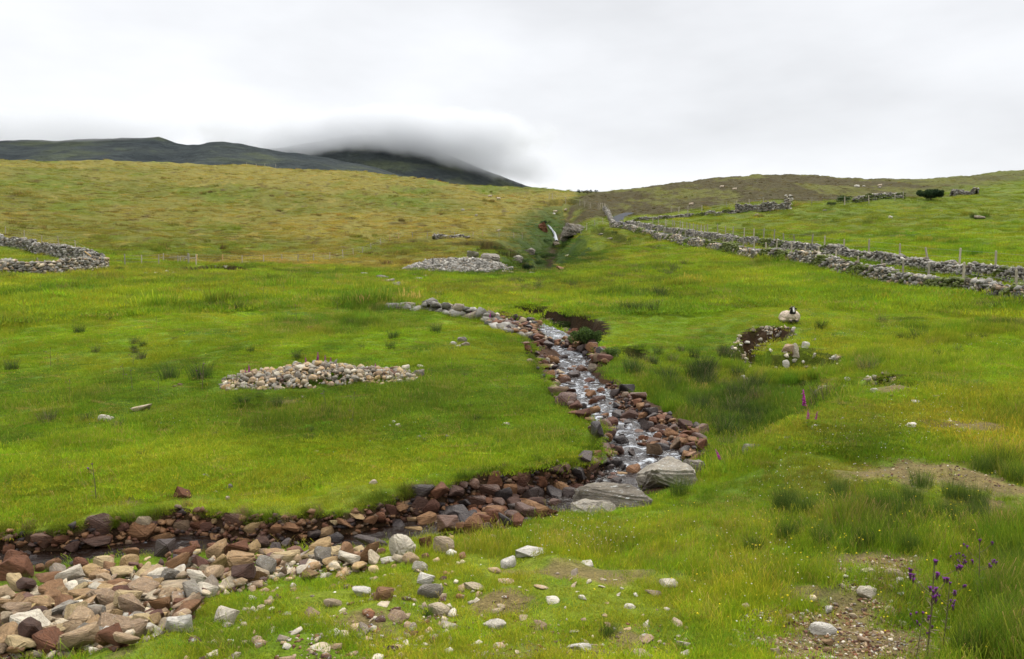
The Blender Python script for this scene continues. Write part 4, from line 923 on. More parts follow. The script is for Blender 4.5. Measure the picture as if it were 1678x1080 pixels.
# ------------------------------------------------------------------ dry stone walls
def path_px(pts): return cast_many([p[0] for p in pts], [p[1] for p in pts])
def resample(P, step):
    P = np.asarray(P, float); seg = np.r_[0, np.cumsum(np.hypot(np.diff(P[:, 0]), np.diff(P[:, 1])))]; n = max(2, int(seg[-1] / step) + 1)
    s = np.linspace(0, seg[-1], n); return np.stack([np.interp(s, seg, P[:, 0]), np.interp(s, seg, P[:, 1])], 1), s
def stone_wall(name, label, pts, height, thick, size, pals, group=None, moss=0.0, ragged=.25, seed=0, cat='stone wall', dens=1.0, courses=None):
    P, s = resample(pts, size * .85 / dens); t = np.gradient(P, axis=0); t /= np.linalg.norm(t, axis=1)[:, None]; nrm = np.stack([-t[:, 1], t[:, 0]], 1)
    pos, dim, rot, col = [], [], [], []
    hh = np.array([np.interp(k, np.linspace(0, len(s) - 1, len(np.atleast_1d(height))), np.atleast_1d(height)) for k in range(len(s))]) if np.ndim(height) else np.full(len(s), float(height))
    hh = hh * (1 + ragged * fbm(s, s * 0, 4.0, 3, seed) - ragged * .6 * np.maximum(0, fbm(s, s * 0 + 9, 9, 2, seed + 3)))
    yaw = np.arctan2(t[:, 1], t[:, 0]); ch = size * .52; zb = ground(P[:, 0], P[:, 1])
    for c in range(int(hh.max() / ch) + 2):
        z = c * ch; ok = z < hh
        for side in (-1, 1, 0):
            m = ok & (RNG.random(len(s)) < .94)
            if side == 0: m &= (z + ch * 1.2 >= hh)
            k = m.sum()
            if not k: continue
            bat = thick * .5 * (1 - .35 * z / max(hh.max(), .1)); off = side * bat + RNG.normal(0, .035, k)
            jit = RNG.uniform(-.4, .4, k) * size; p2 = P[m] + t[m] * jit[:, None] + nrm[m] * off[:, None]
            pos.append(np.column_stack([p2, zb[m] + z + ch * .35 + RNG.normal(0, .03, k)]))
            sx = size * RNG.uniform(.35, .85, k); dim.append(np.stack([sx, sx * RNG.uniform(.5, .9, k), sx * RNG.uniform(.35, .75, k)], 1))
            rot.append(np.stack([RNG.normal(0, .25, k), RNG.normal(0, .25, k), yaw[m] + RNG.normal(0, .4, k)], 1))
            cc = pal_cols(pals, k, .2); ms = fbm(p2[:, 0], p2[:, 1] + z * 2, 2.2, 3, seed + 7) + .8 * moss * 2 - 1.0
            mk = (ms > 0) if moss > 0 else np.zeros(k, bool); cc[mk] = np.array([.085, .105, .018]) * RNG.uniform(.6, 1.3, (mk.sum(), 1)); col.append(cc)
    me = merge_mesh(name, LOW, np.concatenate(pos), np.concatenate(dim), np.concatenate(rot), np.concatenate(col))
    o = link(name, me, M_STONEM, label=label, cat=cat, group=group)
    # hearting: a rough solid core as a second part
    nb = 5; prof = np.array([(-.42, -.3), (-.36, .5), (0, .78), (.36, .5), (.42, -.3)]); V = []
    for k in range(len(s)):
        for a, b in prof: V.append((P[k, 0] + nrm[k, 0] * a * thick, P[k, 1] + nrm[k, 1] * a * thick, zb[k] + b * hh[k] + .03 * random.uniform(-1, 1)))
    core = np_mesh('hearting', V, grid_faces(len(s), nb)); set_attr(core, 'tint', np.tile((.06, .052, .042), (len(V), 1))); link('hearting', core, M_STONEM, parent=o)
    return o
GREYW = [(0, (.16,.15,.128)), (0, (.215,.203,.178)), (0, (.11,.10,.083)), (0, (.27,.257,.228)), (0, (.18,.15,.11))]
DARKW = [(0, (.17,.155,.13)), (0, (.24,.22,.19)), (0, (.11,.10,.08)), (0, (.30,.28,.24))]
W1X = [(26.2,36),(25.9,40),(25.6,50),(25.2,60),(24.9,73),(24.4,92),(23.9,118),(23.4,138),(22.6,152),(20.6,166)]
W2X = [(32.6,38),(32.4,48),(32.0,62),(31.4,80),(30.6,100),(29.6,122),(28.6,140),(27.4,155),(24.6,172)]
stone_wall('stone_wall', 'mossy grey dry stone wall running from the right edge up the valley, nearer side of the lane', W1X, [1.1,1.05,1.0,1.0,1.0,.9,.85,.8,.8,.7], .8, .31, [GREYW, GREYW, GREYW, DARKW, PALE], moss=.52, seed=3)
stone_wall('stone_wall', 'grey dry stone wall on the far side of the lane below the pasture', W2X, .85, .7, .32, [GREYW, DARKW, DARKW], moss=.3, seed=5)
stone_wall('stone_wall', 'dry stone wall on the left running down the foot of the hill to a corner', path_px([(-120,392),(-50,397),(0,404),(66,416),(110,424),(140,430),(162,437)]), 1.35, 1.1, .38, [GREYW, GREYW], seed=11, ragged=.12)
stone_wall('stone_wall', 'low tumbled dry stone wall on the left, nearer edge of the small green field', path_px([(-120,452),(-40,451),(20,450),(70,450),(110,447),(140,444),(168,440)]), 1.05, 1.3, .36, [GREYW, GREYW, PALE], seed=13, ragged=.3)
stone_wall('stone_wall', 'low broken line of grey boulders along the rim of the meadow beyond the heap', path_px([(650,505),(690,508),(735,514),(775,521),(800,527),(822,540),(845,548),(862,552)]), .42, .6, .52, [GREYW, GREYW], seed=17, ragged=.5, dens=.9)
stone_wall('stone_wall', 'pale dry stone wall climbing beside the bend of the lane at the valley head', path_px([(1018,374),(1008,371),(1003,366),(999,358),(994,350),(990,344)]), .9, .6, .34, [DARKW, GREYW], seed=19)
stone_wall('stone_wall', 'far dry stone wall along the foot of the heather hill beyond the lane bend', path_px([(1030,366),(1060,360),(1095,358),(1135,356),(1175,353),(1205,350)]), .55, .5, .3, [DARKW], seed=23, moss=.55, ragged=.3)
stone_wall('stone_wall', 'faint low stone row on the rise at the foot of the left hill', path_px([(712,392),(735,391),(752,389),(768,390)]), .6, .8, .38, [GREYW, DARKW], seed=29, ragged=.6)
stone_wall('ruined_wall', 'roofless ruin of grey stone at the foot of the heather hill', path_px([(1207,348),(1235,347),(1262,346),(1290,344)]), [1.7,1.7,1.3,1.6,1.5,1.2,2.0], .7, .36, [GREYW], seed=31, ragged=.2, cat='ruin')
stone_wall('ruined_wall', 'upright stub of a stone gable at the right end of the ruin', path_px([(1288,344),(1295,343.5)]), 2.9, .8, .5, [GREYW, WHITE], seed=33, ragged=.05, cat='ruin')
stone_wall('stone_wall', 'dark turf topped wall between pastures high on the right', path_px([(1400,331),(1440,326),(1480,325)]), 1.0, .9, .42, [DARKW], seed=35, moss=.75)
stone_wall('stone_wall', 'grey tumbled wall right of the round dark bush', path_px([(1560,322),(1585,320),(1600,318)]), 1.0, .9, .4, [GREYW], seed=37, ragged=.5)

# ------------------------------------------------------------------ heaps of rubble farther off
def heap_thing(name, label, u0, u1, vb, depth, height, n, smin, smax, pals, lean=0):
    A, B = castg(u0, vb), castg(u1, vb + lean); L = math.hypot(*(B - A)[:2]); tx, ty = (B - A)[:2] / L
    a = RNG.uniform(0, 1, n); b = RNG.uniform(0, 1, n); pr = (np.sin(np.pi * np.clip(a * .96 + .02, 0, 1)) ** .5); 
    x = A[0] + tx * a * L - ty * b * depth; y = A[1] + ty * a * L + tx * b * depth
    z = ground(x, y) + height * pr * np.sin(np.pi * np.clip(b, 0, 1)) ** .7 * RNG.uniform(.55, 1, n)
    s = smin + (smax - smin) * RNG.random(n) ** 2; d = np.stack([s, s * .8, s * .6], 1) / 2 * 1.15
    o = link(name, merge_mesh(name, LOW, np.stack([x, y, z], 1), d, RNG.uniform(-.8, .8, (n, 3)) * [1, 1, 4], pal_cols(pals, n, .2)), M_STONEM, label=label, cat='stone heap')
    # core
    return o
heap_thing('stone_heap', 'wide grey heap of broken stone at the mouth of the gully', 660, 805, 443, 9, 1.2, 3400, .25, .7, [GREYW, GREYW, DARKW], lean=4)
# scattered far rocks, each one a thing
FARR = [(622,455,26,9,'grey'),(636,462,22,10,'grey'),(648,466,18,8,'grey'),(598,449,14,5,'grey'),(576,466,16,6,'grey'),(560,452,10,5,'grey'),(684,457,14,6,'grey'),(694,453,10,6,'grey'),(680,452,12,5,'pale'),(712,481,12,6,'grey'),(703,482,9,5,'grey'),(718,479,9,5,'white'),(668,482,10,4,'grey'),(680,484,8,3,'grey'),
  (270,446,12,6,'grey'),(284,448,12,5,'grey'),(256,448,8,4,'white'),(238,448,7,3,'grey'),(295,450,8,4,'pale'),(370,437,8,5,'white'),(352,437,6,4,'grey'),(520,448,9,4,'white'),(534,447,7,4,'grey'),(816,378,10,4,'grey'),(780,353,6,4,'grey'),(758,344,7,4,'grey'),(870,448,12,5,'grey'),(862,449,10,5,'pale'),(825,445,10,4,'grey'),(838,446,10,3,'pale'),
  (1405,305,9,5,'white'),(1416,305,6,3,'grey'),(1442,307,8,4,'grey'),(1460,356,7,5,'white'),(1542,346,6,3,'white'),(1608,356,16,6,'grey'),(1352,345,7,4,'grey'),(1398,478,14,5,'pale'),(1404,483,18,5,'pale'),(1325,458,6,3,'white'),(1380,462,6,3,'pale'),(1641,553,10,4,'grey'),(1650,520,26,5,'pale'),(1212,551,9,5,'white'),(1196,582,7,6,'white'),
  (1240,352,10,4,'pale'),(985,384,10,4,'grey'),(1000,391,10,4,'grey'),(1020,401,12,5,'pale'),(908,350,5,3,'white'),(930,418,8,4,'white')]
FL = []
for i, (u, v, w, h, k) in enumerate(FARR):
    if u < 300 and v > 430: pl = 'before the dark cut bank on the left'
    elif u < 550: pl = 'near the dark cut banks left of middle'
    elif u < 725 and v > 440: pl = 'among the hummocks beyond the meadow'
    elif u < 850 and v < 400: pl = 'on the lower slope of the left hill'
    elif u < 880: pl = 'at the mouth of the gully'
    elif u < 1100: pl = 'on the grassy rise under the lane bend'
    elif v < 362: pl = 'in the high pasture on the right'
    elif v < 490: pl = 'in the grass below the mossy wall'
    else: pl = 'in the grass on the right behind the mound'
    FL.append((u, v, w, h, k, 'block' if i % 3 else 'round', (f"{'large ' if w > 15 else 'small ' if w < 9 else ''}{CN[k]} rock", pl)))
place_listed(FL, 'rock', 'rock')
finish_stones()

# rock outcrops
def outcrop(label, u, v, w, h, seed, kind='grey', dy=2.0, rz=0):
    V, Fc = rock_proto('block', seed, 2); bm = bmesh.new(); me = np_mesh('rock_outcrop', V, Fc); bm.from_mesh(me)
    bmesh.ops.subdivide_edges(bm, edges=bm.edges[:], cuts=2, use_grid_fill=True); bmesh.ops.triangulate(bm, faces=bm.faces[:])
    Vn = np.array([q.co[:] for q in bm.verts]); nn = Vn / np.linalg.norm(Vn, axis=1)[:, None]
    st = np.abs(((Vn[:, 0] * 1.2 + Vn[:, 2] * 1.8 + .3 * fbm(Vn[:, 0], Vn[:, 2], .5, 2, seed)) * 1.6 % 1) - .5)
    Vn += nn * (.10 * fbm(Vn[:, 0] * 1.5 + Vn[:, 1], Vn[:, 2] * 1.5, .6, 4, seed, .65) - .10 * st)[:, None]
    for q, c in zip(bm.verts, Vn): q.co = c
    bm.to_mesh(me); bm.free(); me.set_sharp_from_angle(angle=math.radians(26)); p = castg(u, v + h * .42); s = p[1] / F
    o = link('rock_outcrop', me, MS[kind], label=label, cat='rock outcrop'); o.scale = (w * s / 2, dy, h * s / 2 * 1.15); o.rotation_euler = (0, .35 * (1 if u > 900 else 0), rz); o.location = (p[0], p[1] + dy * .5, p[2] + h * s * .35)
outcrop('pale grey slanting rock outcrop right of the waterfall', 941, 378, 38, 26, 201, dy=2.5)
outcrop('small grey rock at the lower end of the outcrop by the waterfall', 926, 390, 14, 12, 203, dy=1.2)
outcrop('dark streaked crag face in the cut bank above the gully mouth', 803, 425, 34, 22, 205, 'grey', dy=1.6)
outcrop('small crag left of the streaked face above the gully mouth', 775, 418, 20, 14, 207, 'grey', dy=1.0)
outcrop('dark rock on the left wall of the ravine', 868, 412, 20, 12, 211, 'grey', dy=1.2)
outcrop('lower dark rock on the left wall of the ravine', 848, 424, 18, 12, 213, 'grey', dy=1.2)
outcrop('rock step in the bed of the ravine below the waterfall', 912, 400, 14, 8, 215, 'grey', dy=1.2)
outcrop('small rust rock at the ravine mouth on the right', 918, 440, 16, 7, 217, 'rust', dy=1.0)
outcrop('brownish rock shelf left of the waterfall', 890, 372, 16, 16, 209, 'rust', dy=1.5)

# ------------------------------------------------------------------ waterfall
def build_waterfall():
    t = NT('falling_water'); p = t.n('NewGeometry').outputs['Position']; mp = t.n('Mapping', i_Scale=(3, 3, 1.1)); t.l(p, mp.inputs[0]); n = t.noise(1.4, 5, .7, mp.outputs[0])
    m = t.done(t.bsdf(t.ramp(n, [(.35, (.04,.045,.05)), (.62, (.33,.35,.37))]), .5, .4, t.bump(n, .6, .1)))
    P = cast_many([898,902,905,908,910,910,912], [371,375,379,383,387,391,396]); V = []
    for k, q in enumerate(P):
        w = .12 + .10 * (k % 2) + .04 * k
        for a in (-1, -.5, 0, .5, 1): V.append((q[0] + a * w, q[1] - .25 - .12 * (1 - a * a), q[2] + .25 + .15 * (1 - a * a)))
    link('waterfall', np_mesh('waterfall', V, grid_faces(len(P), 5)), m, kind='structure')
build_waterfall()

# ------------------------------------------------------------------ lane
def build_road():
    t = NT('wet_asphalt'); p = t.n('NewGeometry').outputs['Position']; n = t.noise(1.2, 6, .7, p)
    m = t.done(t.bsdf(t.ramp(n, [(.3, (.030,.032,.036)), (.7, (.05,.052,.057))]), .9, .12, t.bump(n, .2, .02)))
    P, s = resample(ROADP, 1.0); tt = np.gradient(P, axis=0); tt /= np.linalg.norm(tt, axis=1)[:, None]; nr = np.stack([-tt[:, 1], tt[:, 0]], 1); off = np.linspace(-1.5, 1.5, 7); V = []
    for k in range(len(P)):
        for a in off: x, y = P[k] + nr[k] * a; V.append((x, y, 0))
    V = np.array(V); V[:, 2] = ground(V[:, 0], V[:, 1]) + .05 + .02 * (1 - (np.tile(off, len(P)) / 1.5) ** 2)
    link('road', np_mesh('road', V, grid_faces(len(P), 7)), m, kind='structure')
build_road()

# ------------------------------------------------------------------ fences
def mat_wood(name, a, b):
    t = NT(name); tc = t.n('TexCoord'); mp = t.n('Mapping', i_Scale=(8, 8, .9)); t.l(tc.outputs['Object'], mp.inputs[0]); oi = t.n('ObjectInfo')
    n = t.noise(6, 6, .7, mp.outputs[0]); c = t.ramp(n, [(.3, a), (.7, b)]); r = t.ramp(oi.outputs['Random'], [(0, (.75,.75,.75)), (1, (1.25,1.22,1.15))]); c = t.mix(1.0, c, r, 'MULTIPLY')
    return t.done(t.bsdf(c, .9, .15, t.bump(n, .5, .01)))
M_POST = mat_wood('weathered_post_wood', (.20,.175,.13), (.40,.36,.28)); M_POSTN = mat_wood('fresh_orange_post_wood', (.42,.26,.11), (.55,.37,.18))
t = NT('galvanised_wire'); M_WIRE = t.done(t.bsdf((.25,.26,.25), .5, .5, None, Metallic=.6))
def post_mesh():
    bm = bmesh.new(); n = 9; rings = []
    for z, r in ((-.35, 1.0), (.1, 1.0), (.5, .97), (.96, .92), (.99, .75), (1.0, .3)):
        rings.append([bm.verts.new((math.cos(a * 2 * math.pi / n) * r * .055 * (1 + .08 * math.sin(a * 3)), math.sin(a * 2 * math.pi / n) * r * .055, z)) for a in range(n)])
    for i in range(len(rings) - 1):
        for a in range(n): bm.faces.new((rings[i][a], rings[i][(a+1) % n], rings[i+1][(a+1) % n], rings[i+1][a]))
    bm.faces.new(rings[-1]); me = bpy.data.meshes.new('post'); bm.to_mesh(me); bm.free(); me.materials.append(M_POST); return me
POSTM = post_mesh()
def fence(label, posts, wires=(.3, .6, .9), wire_r=.006, height=1.15, thick=1.0, fresh=()):
    """posts: (x, y, height or None, lean)"""
    x = np.array([p[0] for p in posts], float); y = np.array([p[1] for p in posts], float); z = ground(x, y)
    root = bpy.data.objects.new('fence', None); COL.objects.link(root); root.location = (x[0], y[0], z[0]); root['label'] = label; root['category'] = 'fence'; tops = []
    for k, p in enumerate(posts):
        h = (p[2] or height) * random.uniform(.93, 1.07); ln = p[3] if len(p) > 3 else random.gauss(0, .05)
        o = bpy.data.objects.new('post', POSTM); COL.objects.link(o); o.parent = root; o.location = (x[k] - x[0], y[k] - y[0], z[k] - z[0]); o.scale = (thick, thick, h); o.rotation_euler = (random.gauss(0, .04), ln, random.uniform(0, 6))
        if k in fresh: o.material_slots[0].link = 'OBJECT'; o.material_slots[0].material = M_POSTN; o['label'] = 'fresh orange wooden post'
        tops.append((x[k], y[k], z[k], h, ln))
    V, Fc = [], []
    for k in range(len(tops) - 1):
        a, b = tops[k], tops[k + 1]
        for w in wires:
            A = Vector((a[0] + math.sin(a[4]) * a[3] * w, a[1], a[2] + a[3] * w)) - Vector(root.location); B = Vector((b[0] + math.sin(b[4]) * b[3] * w, b[1], b[2] + b[3] * w)) - Vector(root.location)
            d = (B - A).normalized(); n1 = d.cross(Vector((0, 0, 1))).normalized() * wire_r; n2 = d.cross(n1).normalized() * wire_r; i = len(V)
            V += [A + n1, A - n1 * .5 + n2, A - n1 * .5 - n2, B + n1, B - n1 * .5 + n2, B - n1 * .5 - n2]
            for q in range(3): Fc.append((i + q, i + (q + 1) % 3, i + 3 + (q + 1) % 3, i + 3 + q))
    if Fc: link('wire', np_mesh('wire', [v[:] for v in V], Fc), M_WIRE, parent=root)
    return root
def on_line(P, us):                                      # points of a plan polyline seen at image columns us
    R, _ = resample(P, .25); uu, _v = project(R[:, 0], R[:, 1], ground(R[:, 0], R[:, 1])); return [tuple(R[int(np.argmin(np.abs(uu - u)))]) for u in us]
o1 = [(a + .9, b) for a, b in W1X]; o2 = [(a + .8, b) for a, b in W2X]
u1 = [1700,1663,1576,1521,1479,1443,1407,1369,1341,1318,1296,1271,1255,1236,1218,1200,1185,1168,1152,1138,1124,1112,1100,1088,1077,1066,1057,1048,1040]
fence('post and wire fence along the nearer lane wall, tall weathered posts', [(x, y, 1.55 if y < 90 else 1.5, random.gauss(0, .05)) for x, y in on_line(o1, u1)], thick=1.35)
u2 = [1690,1632,1572,1521,1474,1424,1383,1351,1330,1304,1286,1268,1251,1235,1219,1201,1189,1176,1160,1148,1136,1126,1114,1102,1090,1079,1070]
ln = {3: .22, 4: .20, 9: .55}
fence('post and wire fence behind the far lane wall', [(x, y, 1.75, ln.get(k, random.gauss(0, .05))) for k, (x, y) in enumerate(on_line(o2, u2))], thick=1.4)
def pfence(label, pts, h, **k):
    P = cast_many([p[0] for p in pts], [p[1] for p in pts]); return fence(label, [(q[0], q[1], h, (p[2] if len(p) > 2 else random.gauss(0, .05))) for p, q in zip(pts, P)], **k)
pfence('long stock fence at the foot of the left hill with two fresh orange posts', [(205,435),(232,434),(260,434),(268,430),(292,433),(310,431),(322,430),(365,430),(397,432),(432,431),(462,430),(488,430),(514,429),(540,427),(562,422),(579,419),(594,416),(608,409),(624,402),(639,396),(653,392),(676,390),(700,391),(718,391),(745,390),(775,389),(791,388),(818,389),(842,390),(856,391)], 1.15, fresh=(6, 7, 19, 20, 26), thick=1.2)
pfence('post and wire fence beyond the corner of the left stone walls', [(9,384),(40,392),(68,399),(96,401),(124,409),(150,428),(165,434)], 1.25, fresh=(5,), thick=1.2)
pfence('short fence in front of the tumbled left wall', [(-30,452),(20,448),(64,447),(107,446),(140,443),(168,441)], 1.3, fresh=(3,), thick=1.2)
pfence('tiny fence along the skyline of the left hill', [(404,272),(420,273),(434,273),(452,274),(470,275),(485,276),(502,277),(520,278),(536,279)], 1.3, thick=1.3)
pfence('fence at the head of the valley left of the lane bend', [(900,326),(905,326),(927,330),(950,338),(958,339),(967,342),(980,344),(983,344),(987,344),(990,344),(993,346),(997,352),(1001,362)], 1.8, thick=1.8)
pfence('fence in the grass left of the lane bend above the rise', [(952,385),(961,378),(975,372),(988,369),(1000,374)], 1.4, thick=1.3)
pfence('far fence above the ruin at the foot of the heather hill', [(1100,349),(1112,350),(1127,350),(1150,348),(1190,342),(1207,340),(1228,338),(1251,336),(1290,335),(1330,336),(1384,337),(1424,334),(1466,328),(1480,327)], 1.6, thick=1.6)
pfence('fence across the field inside the lane bend', [(1045,380),(1053,378),(1066,376),(1080,374),(1092,374),(1105,375),(1118,378),(1130,380),(1142,383),(1155,385)], 1.5, thick=1.4)

# the wooden hurdle by the left fence
def hurdle():
    p = castg(309, 434); root = bpy.data.objects.new('fence_gate', None); COL.objects.link(root); root.location = p; root['label'] = 'grey wooden strainer post with a slanting brace in the left fence'; root['category'] = 'gate'
    def bar(nm, a, b, r, mat=M_POST):
        a, b = Vector(a), Vector(b); o = bpy.data.objects.new(nm, POSTM); COL.objects.link(o); o.parent = root; o.location = a; d = b - a
        o.rotation_euler = d.to_track_quat('Z', 'Y').to_euler(); o.scale = (r, r, d.length); 
        if mat is not M_POST: o.material_slots[0].link = 'OBJECT'; o.material_slots[0].material = mat
    bar('post', (0, 0, -.2), (0, 0, 1.45), 2.0); bar('post', (-1.0, 0, -.2), (-1.0, 0, 1.0), 1.4); bar('post', (.9, .1, -.2), (.9, .1, 1.3), 1.3)
    bar('brace', (-.95, 0, .15), (0, 0, 1.2), 1.1); bar('rail', (-1.7, 0, .95), (.1, 0, 1.0), .9); bar('rail', (0, 0, .8), (.9, .1, .85), .8)
hurdle()
def brace_left():
    p = castg(165, 439); root = bpy.data.objects.new('wooden_brace', None); COL.objects.link(root); root.location = p; root['label'] = 'orange wooden stile rails at the corner of the left walls'; root['category'] = 'stile'
    for a, b in (((-1.1, 0, 1.3), (.2, 0, .3)), ((-.1, 0, -.2), (-.1, 0, 1.1)), ((.25, 0, -.2), (.2, 0, 1.0))):
        a, b = Vector(a), Vector(b); o = bpy.data.objects.new('rail', POSTM); COL.objects.link(o); o.parent = root; o.location = a; d = b - a; o.rotation_euler = d.to_track_quat('Z', 'Y').to_euler(); o.scale = (1.2, 1.2, d.length)
        o.material_slots[0].link = 'OBJECT'; o.material_slots[0].material = M_POSTN
brace_left()

# ------------------------------------------------------------------ grass: blade tufts spread over points
def mat_leaf(name, col=None, attr=False, trans=.35, var=(.75, 1.3)):
    t = NT(name)
    if attr:
        a = t.n('Attribute', attribute_name='tint', attribute_type='INSTANCER'); b = t.n('Attribute', attribute_name='blade'); c = t.mix(1.0, a.outputs['Color'], b.outputs['Color'], 'MULTIPLY')
    else:
        b = t.n('Attribute', attribute_name='blade'); oi = t.n('ObjectInfo'); r = t.ramp(oi.outputs['Random'], [(0, (var[0],)*3), (1, (var[1],)*3)])
        c = t.mix(1.0, b.outputs['Color'], r, 'MULTIPLY')
    d = t.bsdf(c, .75, .18); tr = t.n('BsdfTranslucent'); t.l(c, tr.inputs['Color']); m = t.n('MixShader', i_0=trans); t.l(d, m.inputs[1]); t.l(tr.outputs[0], m.inputs[2]); return t.done(m.outputs[0])
M_GRASS = mat_leaf('grass_blades', attr=True, trans=.4); M_RUSH = mat_leaf('rush_blades'); M_PLANT = mat_leaf('plant_leaves', trans=.3)
def blades(n, rad, h0, h1, w, lean, rng, segs=2, cols=None, seed_frac=0, clump=1.0, seedcol=(1.9,1.35,2.2)):
    """numpy tuft of curved blades -> V, quads, colour"""
    a = rng.uniform(0, 2 * math.pi, n); r = rad * rng.random(n) ** (.5 * clump); x = r * np.cos(a); y = r * np.sin(a)
    h = rng.uniform(h0, h1, n); la = rng.uniform(0, 2 * math.pi, n) if clump <= 1 else a + rng.normal(0, .5, n); le = lean * h * rng.uniform(.2, 1.2, n)
    wa = rng.uniform(0, math.pi, n); wx = np.cos(wa) * w * .5; wy = np.sin(wa) * w * .5; V, C = [], []
    base = cols[rng.integers(0, len(cols), n)] if cols is not None else np.ones((n, 3)); base = base * rng.uniform(.72, 1.3, (n, 1))
    sd = rng.random(n) < seed_frac
    for k in range(segs + 1):
        f = k / segs; px = x + np.cos(la) * le * f ** 1.8; py = y + np.sin(la) * le * f ** 1.8; pz = h * f * (1 - .12 * f * lean) - .02; ww = (1 - f ** 1.6) * .96 + .04
        ww = np.where(sd & (k == segs), 1.0, ww)
        V.append(np.stack([px - wx * ww, py - wy * ww, pz], 1)); V.append(np.stack([px + wx * ww, py + wy * ww, pz], 1))
        cc = base.copy(); 
        if k == segs: cc[sd] = np.array(seedcol)
        C += [cc, cc]
    V = np.stack(V, 1); C = np.stack(C, 1); m = 2 * (segs + 1); off = (np.arange(n) * m)[:, None, None]
    q = np.array([[2*k, 2*k+1, 2*k+3, 2*k+2] for k in range(segs)])[None]; return V.reshape(-1, 3), (q + off).reshape(-1, 4), C.reshape(-1, 3)
def tuft_obj(name, parts, mat):
    V, Fc, C = [], [], []; o = 0
    for v, f, c in parts: V.append(v); Fc.append(f + o); C.append(c); o += len(v)
    me = np_mesh(name, np.concatenate(V), np.concatenate(Fc)); set_attr(me, 'blade', np.concatenate(C)); me.materials.append(mat); return me
def proto_collection(name, meshes):
    c = bpy.data.collections.new(name)
    for k, me in enumerate(meshes): c.objects.link(bpy.data.objects.new(f"{name}_{k:02d}", me))
    return c
def scatter_nodes(name, coll):
    g = bpy.data.node_groups.new(name, 'GeometryNodeTree'); g.interface.new_socket('Geometry', in_out='INPUT', socket_type='NodeSocketGeometry'); g.interface.new_socket('Geometry', in_out='OUTPUT', socket_type='NodeSocketGeometry')
    N = g.nodes; L = g.links; gi = N.new('NodeGroupInput'); go = N.new('NodeGroupOutput'); mp = N.new('GeometryNodeMeshToPoints'); io = N.new('GeometryNodeInstanceOnPoints'); ci = N.new('GeometryNodeCollectionInfo')
    ci.inputs['Collection'].default_value = coll; ci.inputs['Separate Children'].default_value = True; ci.inputs['Reset Children'].default_value = True
    def na(nm, ty):
        x = N.new('GeometryNodeInputNamedAttribute'); x.data_type = ty; x.inputs['Name'].default_value = nm; return x.outputs['Attribute']
    L.new(gi.outputs[0], mp.inputs['Mesh']); L.new(mp.outputs[0], io.inputs['Points']); L.new(ci.outputs[0], io.inputs['Instance']); io.inputs['Pick Instance'].default_value = True
    L.new(na('idx', 'INT'), io.inputs['Instance Index']); L.new(na('size', 'FLOAT_VECTOR'), io.inputs['Scale'])
    L.new(na('turn', 'FLOAT_VECTOR'), io.inputs['Rotation'])
    L.new(io.outputs[0], go.inputs[0]); return g
def scatter_obj(name, P, size, turn, idx, tint, coll, label=None, cat=None, kind='stuff'):
    me = bpy.data.meshes.new(name); me.vertices.add(len(P)); me.vertices.foreach_set('co', np.asarray(P, np.float32).ravel())
    set_attr(me, 'size', size, 'FLOAT_VECTOR'); set_attr(me, 'turn', turn, 'FLOAT_VECTOR'); set_attr(me, 'idx', idx, 'INT'); set_attr(me, 'tint', tint)
    o = link(name, me, None, kind=kind, label=label, cat=cat); md = o.modifiers.new('scatter', 'NODES'); md.node_group = scatter_nodes(name, coll); return o
rg = np.random.default_rng(5)
W1_ = np.array([[1.0,1.0,1.0],[1.15,1.05,.9],[.8,.92,1.0],[1.3,1.12,1.0]])
near_m = [tuft_obj('t', [blades(130, .17, .02, .06, .0055, .7, rg, 2, W1_)], M_GRASS) for _ in range(4)] + \
         [tuft_obj('t', [blades(90, .16, .03, .08, .005, .8, rg, 2, W1_), blades(12, .15, .10, .22, .0035, .5, rg, 3, W1_, .5)], M_GRASS) for _ in range(3)] + \
         [tuft_obj('t', [blades(120, .13, .10, .30, .006, .6, rg, 3, W1_, .06)], M_GRASS) for _ in range(3)]
mid_m = [tuft_obj('t', [blades(260, .42, .02, .065, .011, .8, rg, 2, W1_)], M_GRASS) for _ in range(4)] + \
        [tuft_obj('t', [blades(220, .42, .03, .085, .010, .8, rg, 2, W1_), blades(22, .42, .12, .26, .006, .5, rg, 2, W1_, .5)], M_GRASS) for _ in range(3)] + \
        [tuft_obj('t', [blades(200, .30, .10, .27, .010, .6, rg, 2, W1_, .05)], M_GRASS) for _ in range(2)]
far_m = [tuft_obj('t', [blades(190, 1.0, .07, .22, .032, .9, rg, 1, W1_)], M_GRASS) for _ in range(4)] + [tuft_obj('t', [blades(130, .55, .2, .5, .035, .7, rg, 1, W1_, .1)], M_GRASS) for _ in range(3)]
CN_, CM_, CF_ = proto_collection('near_grass', near_m), proto_collection('mid_grass', mid_m), proto_collection('far_grass', far_m)

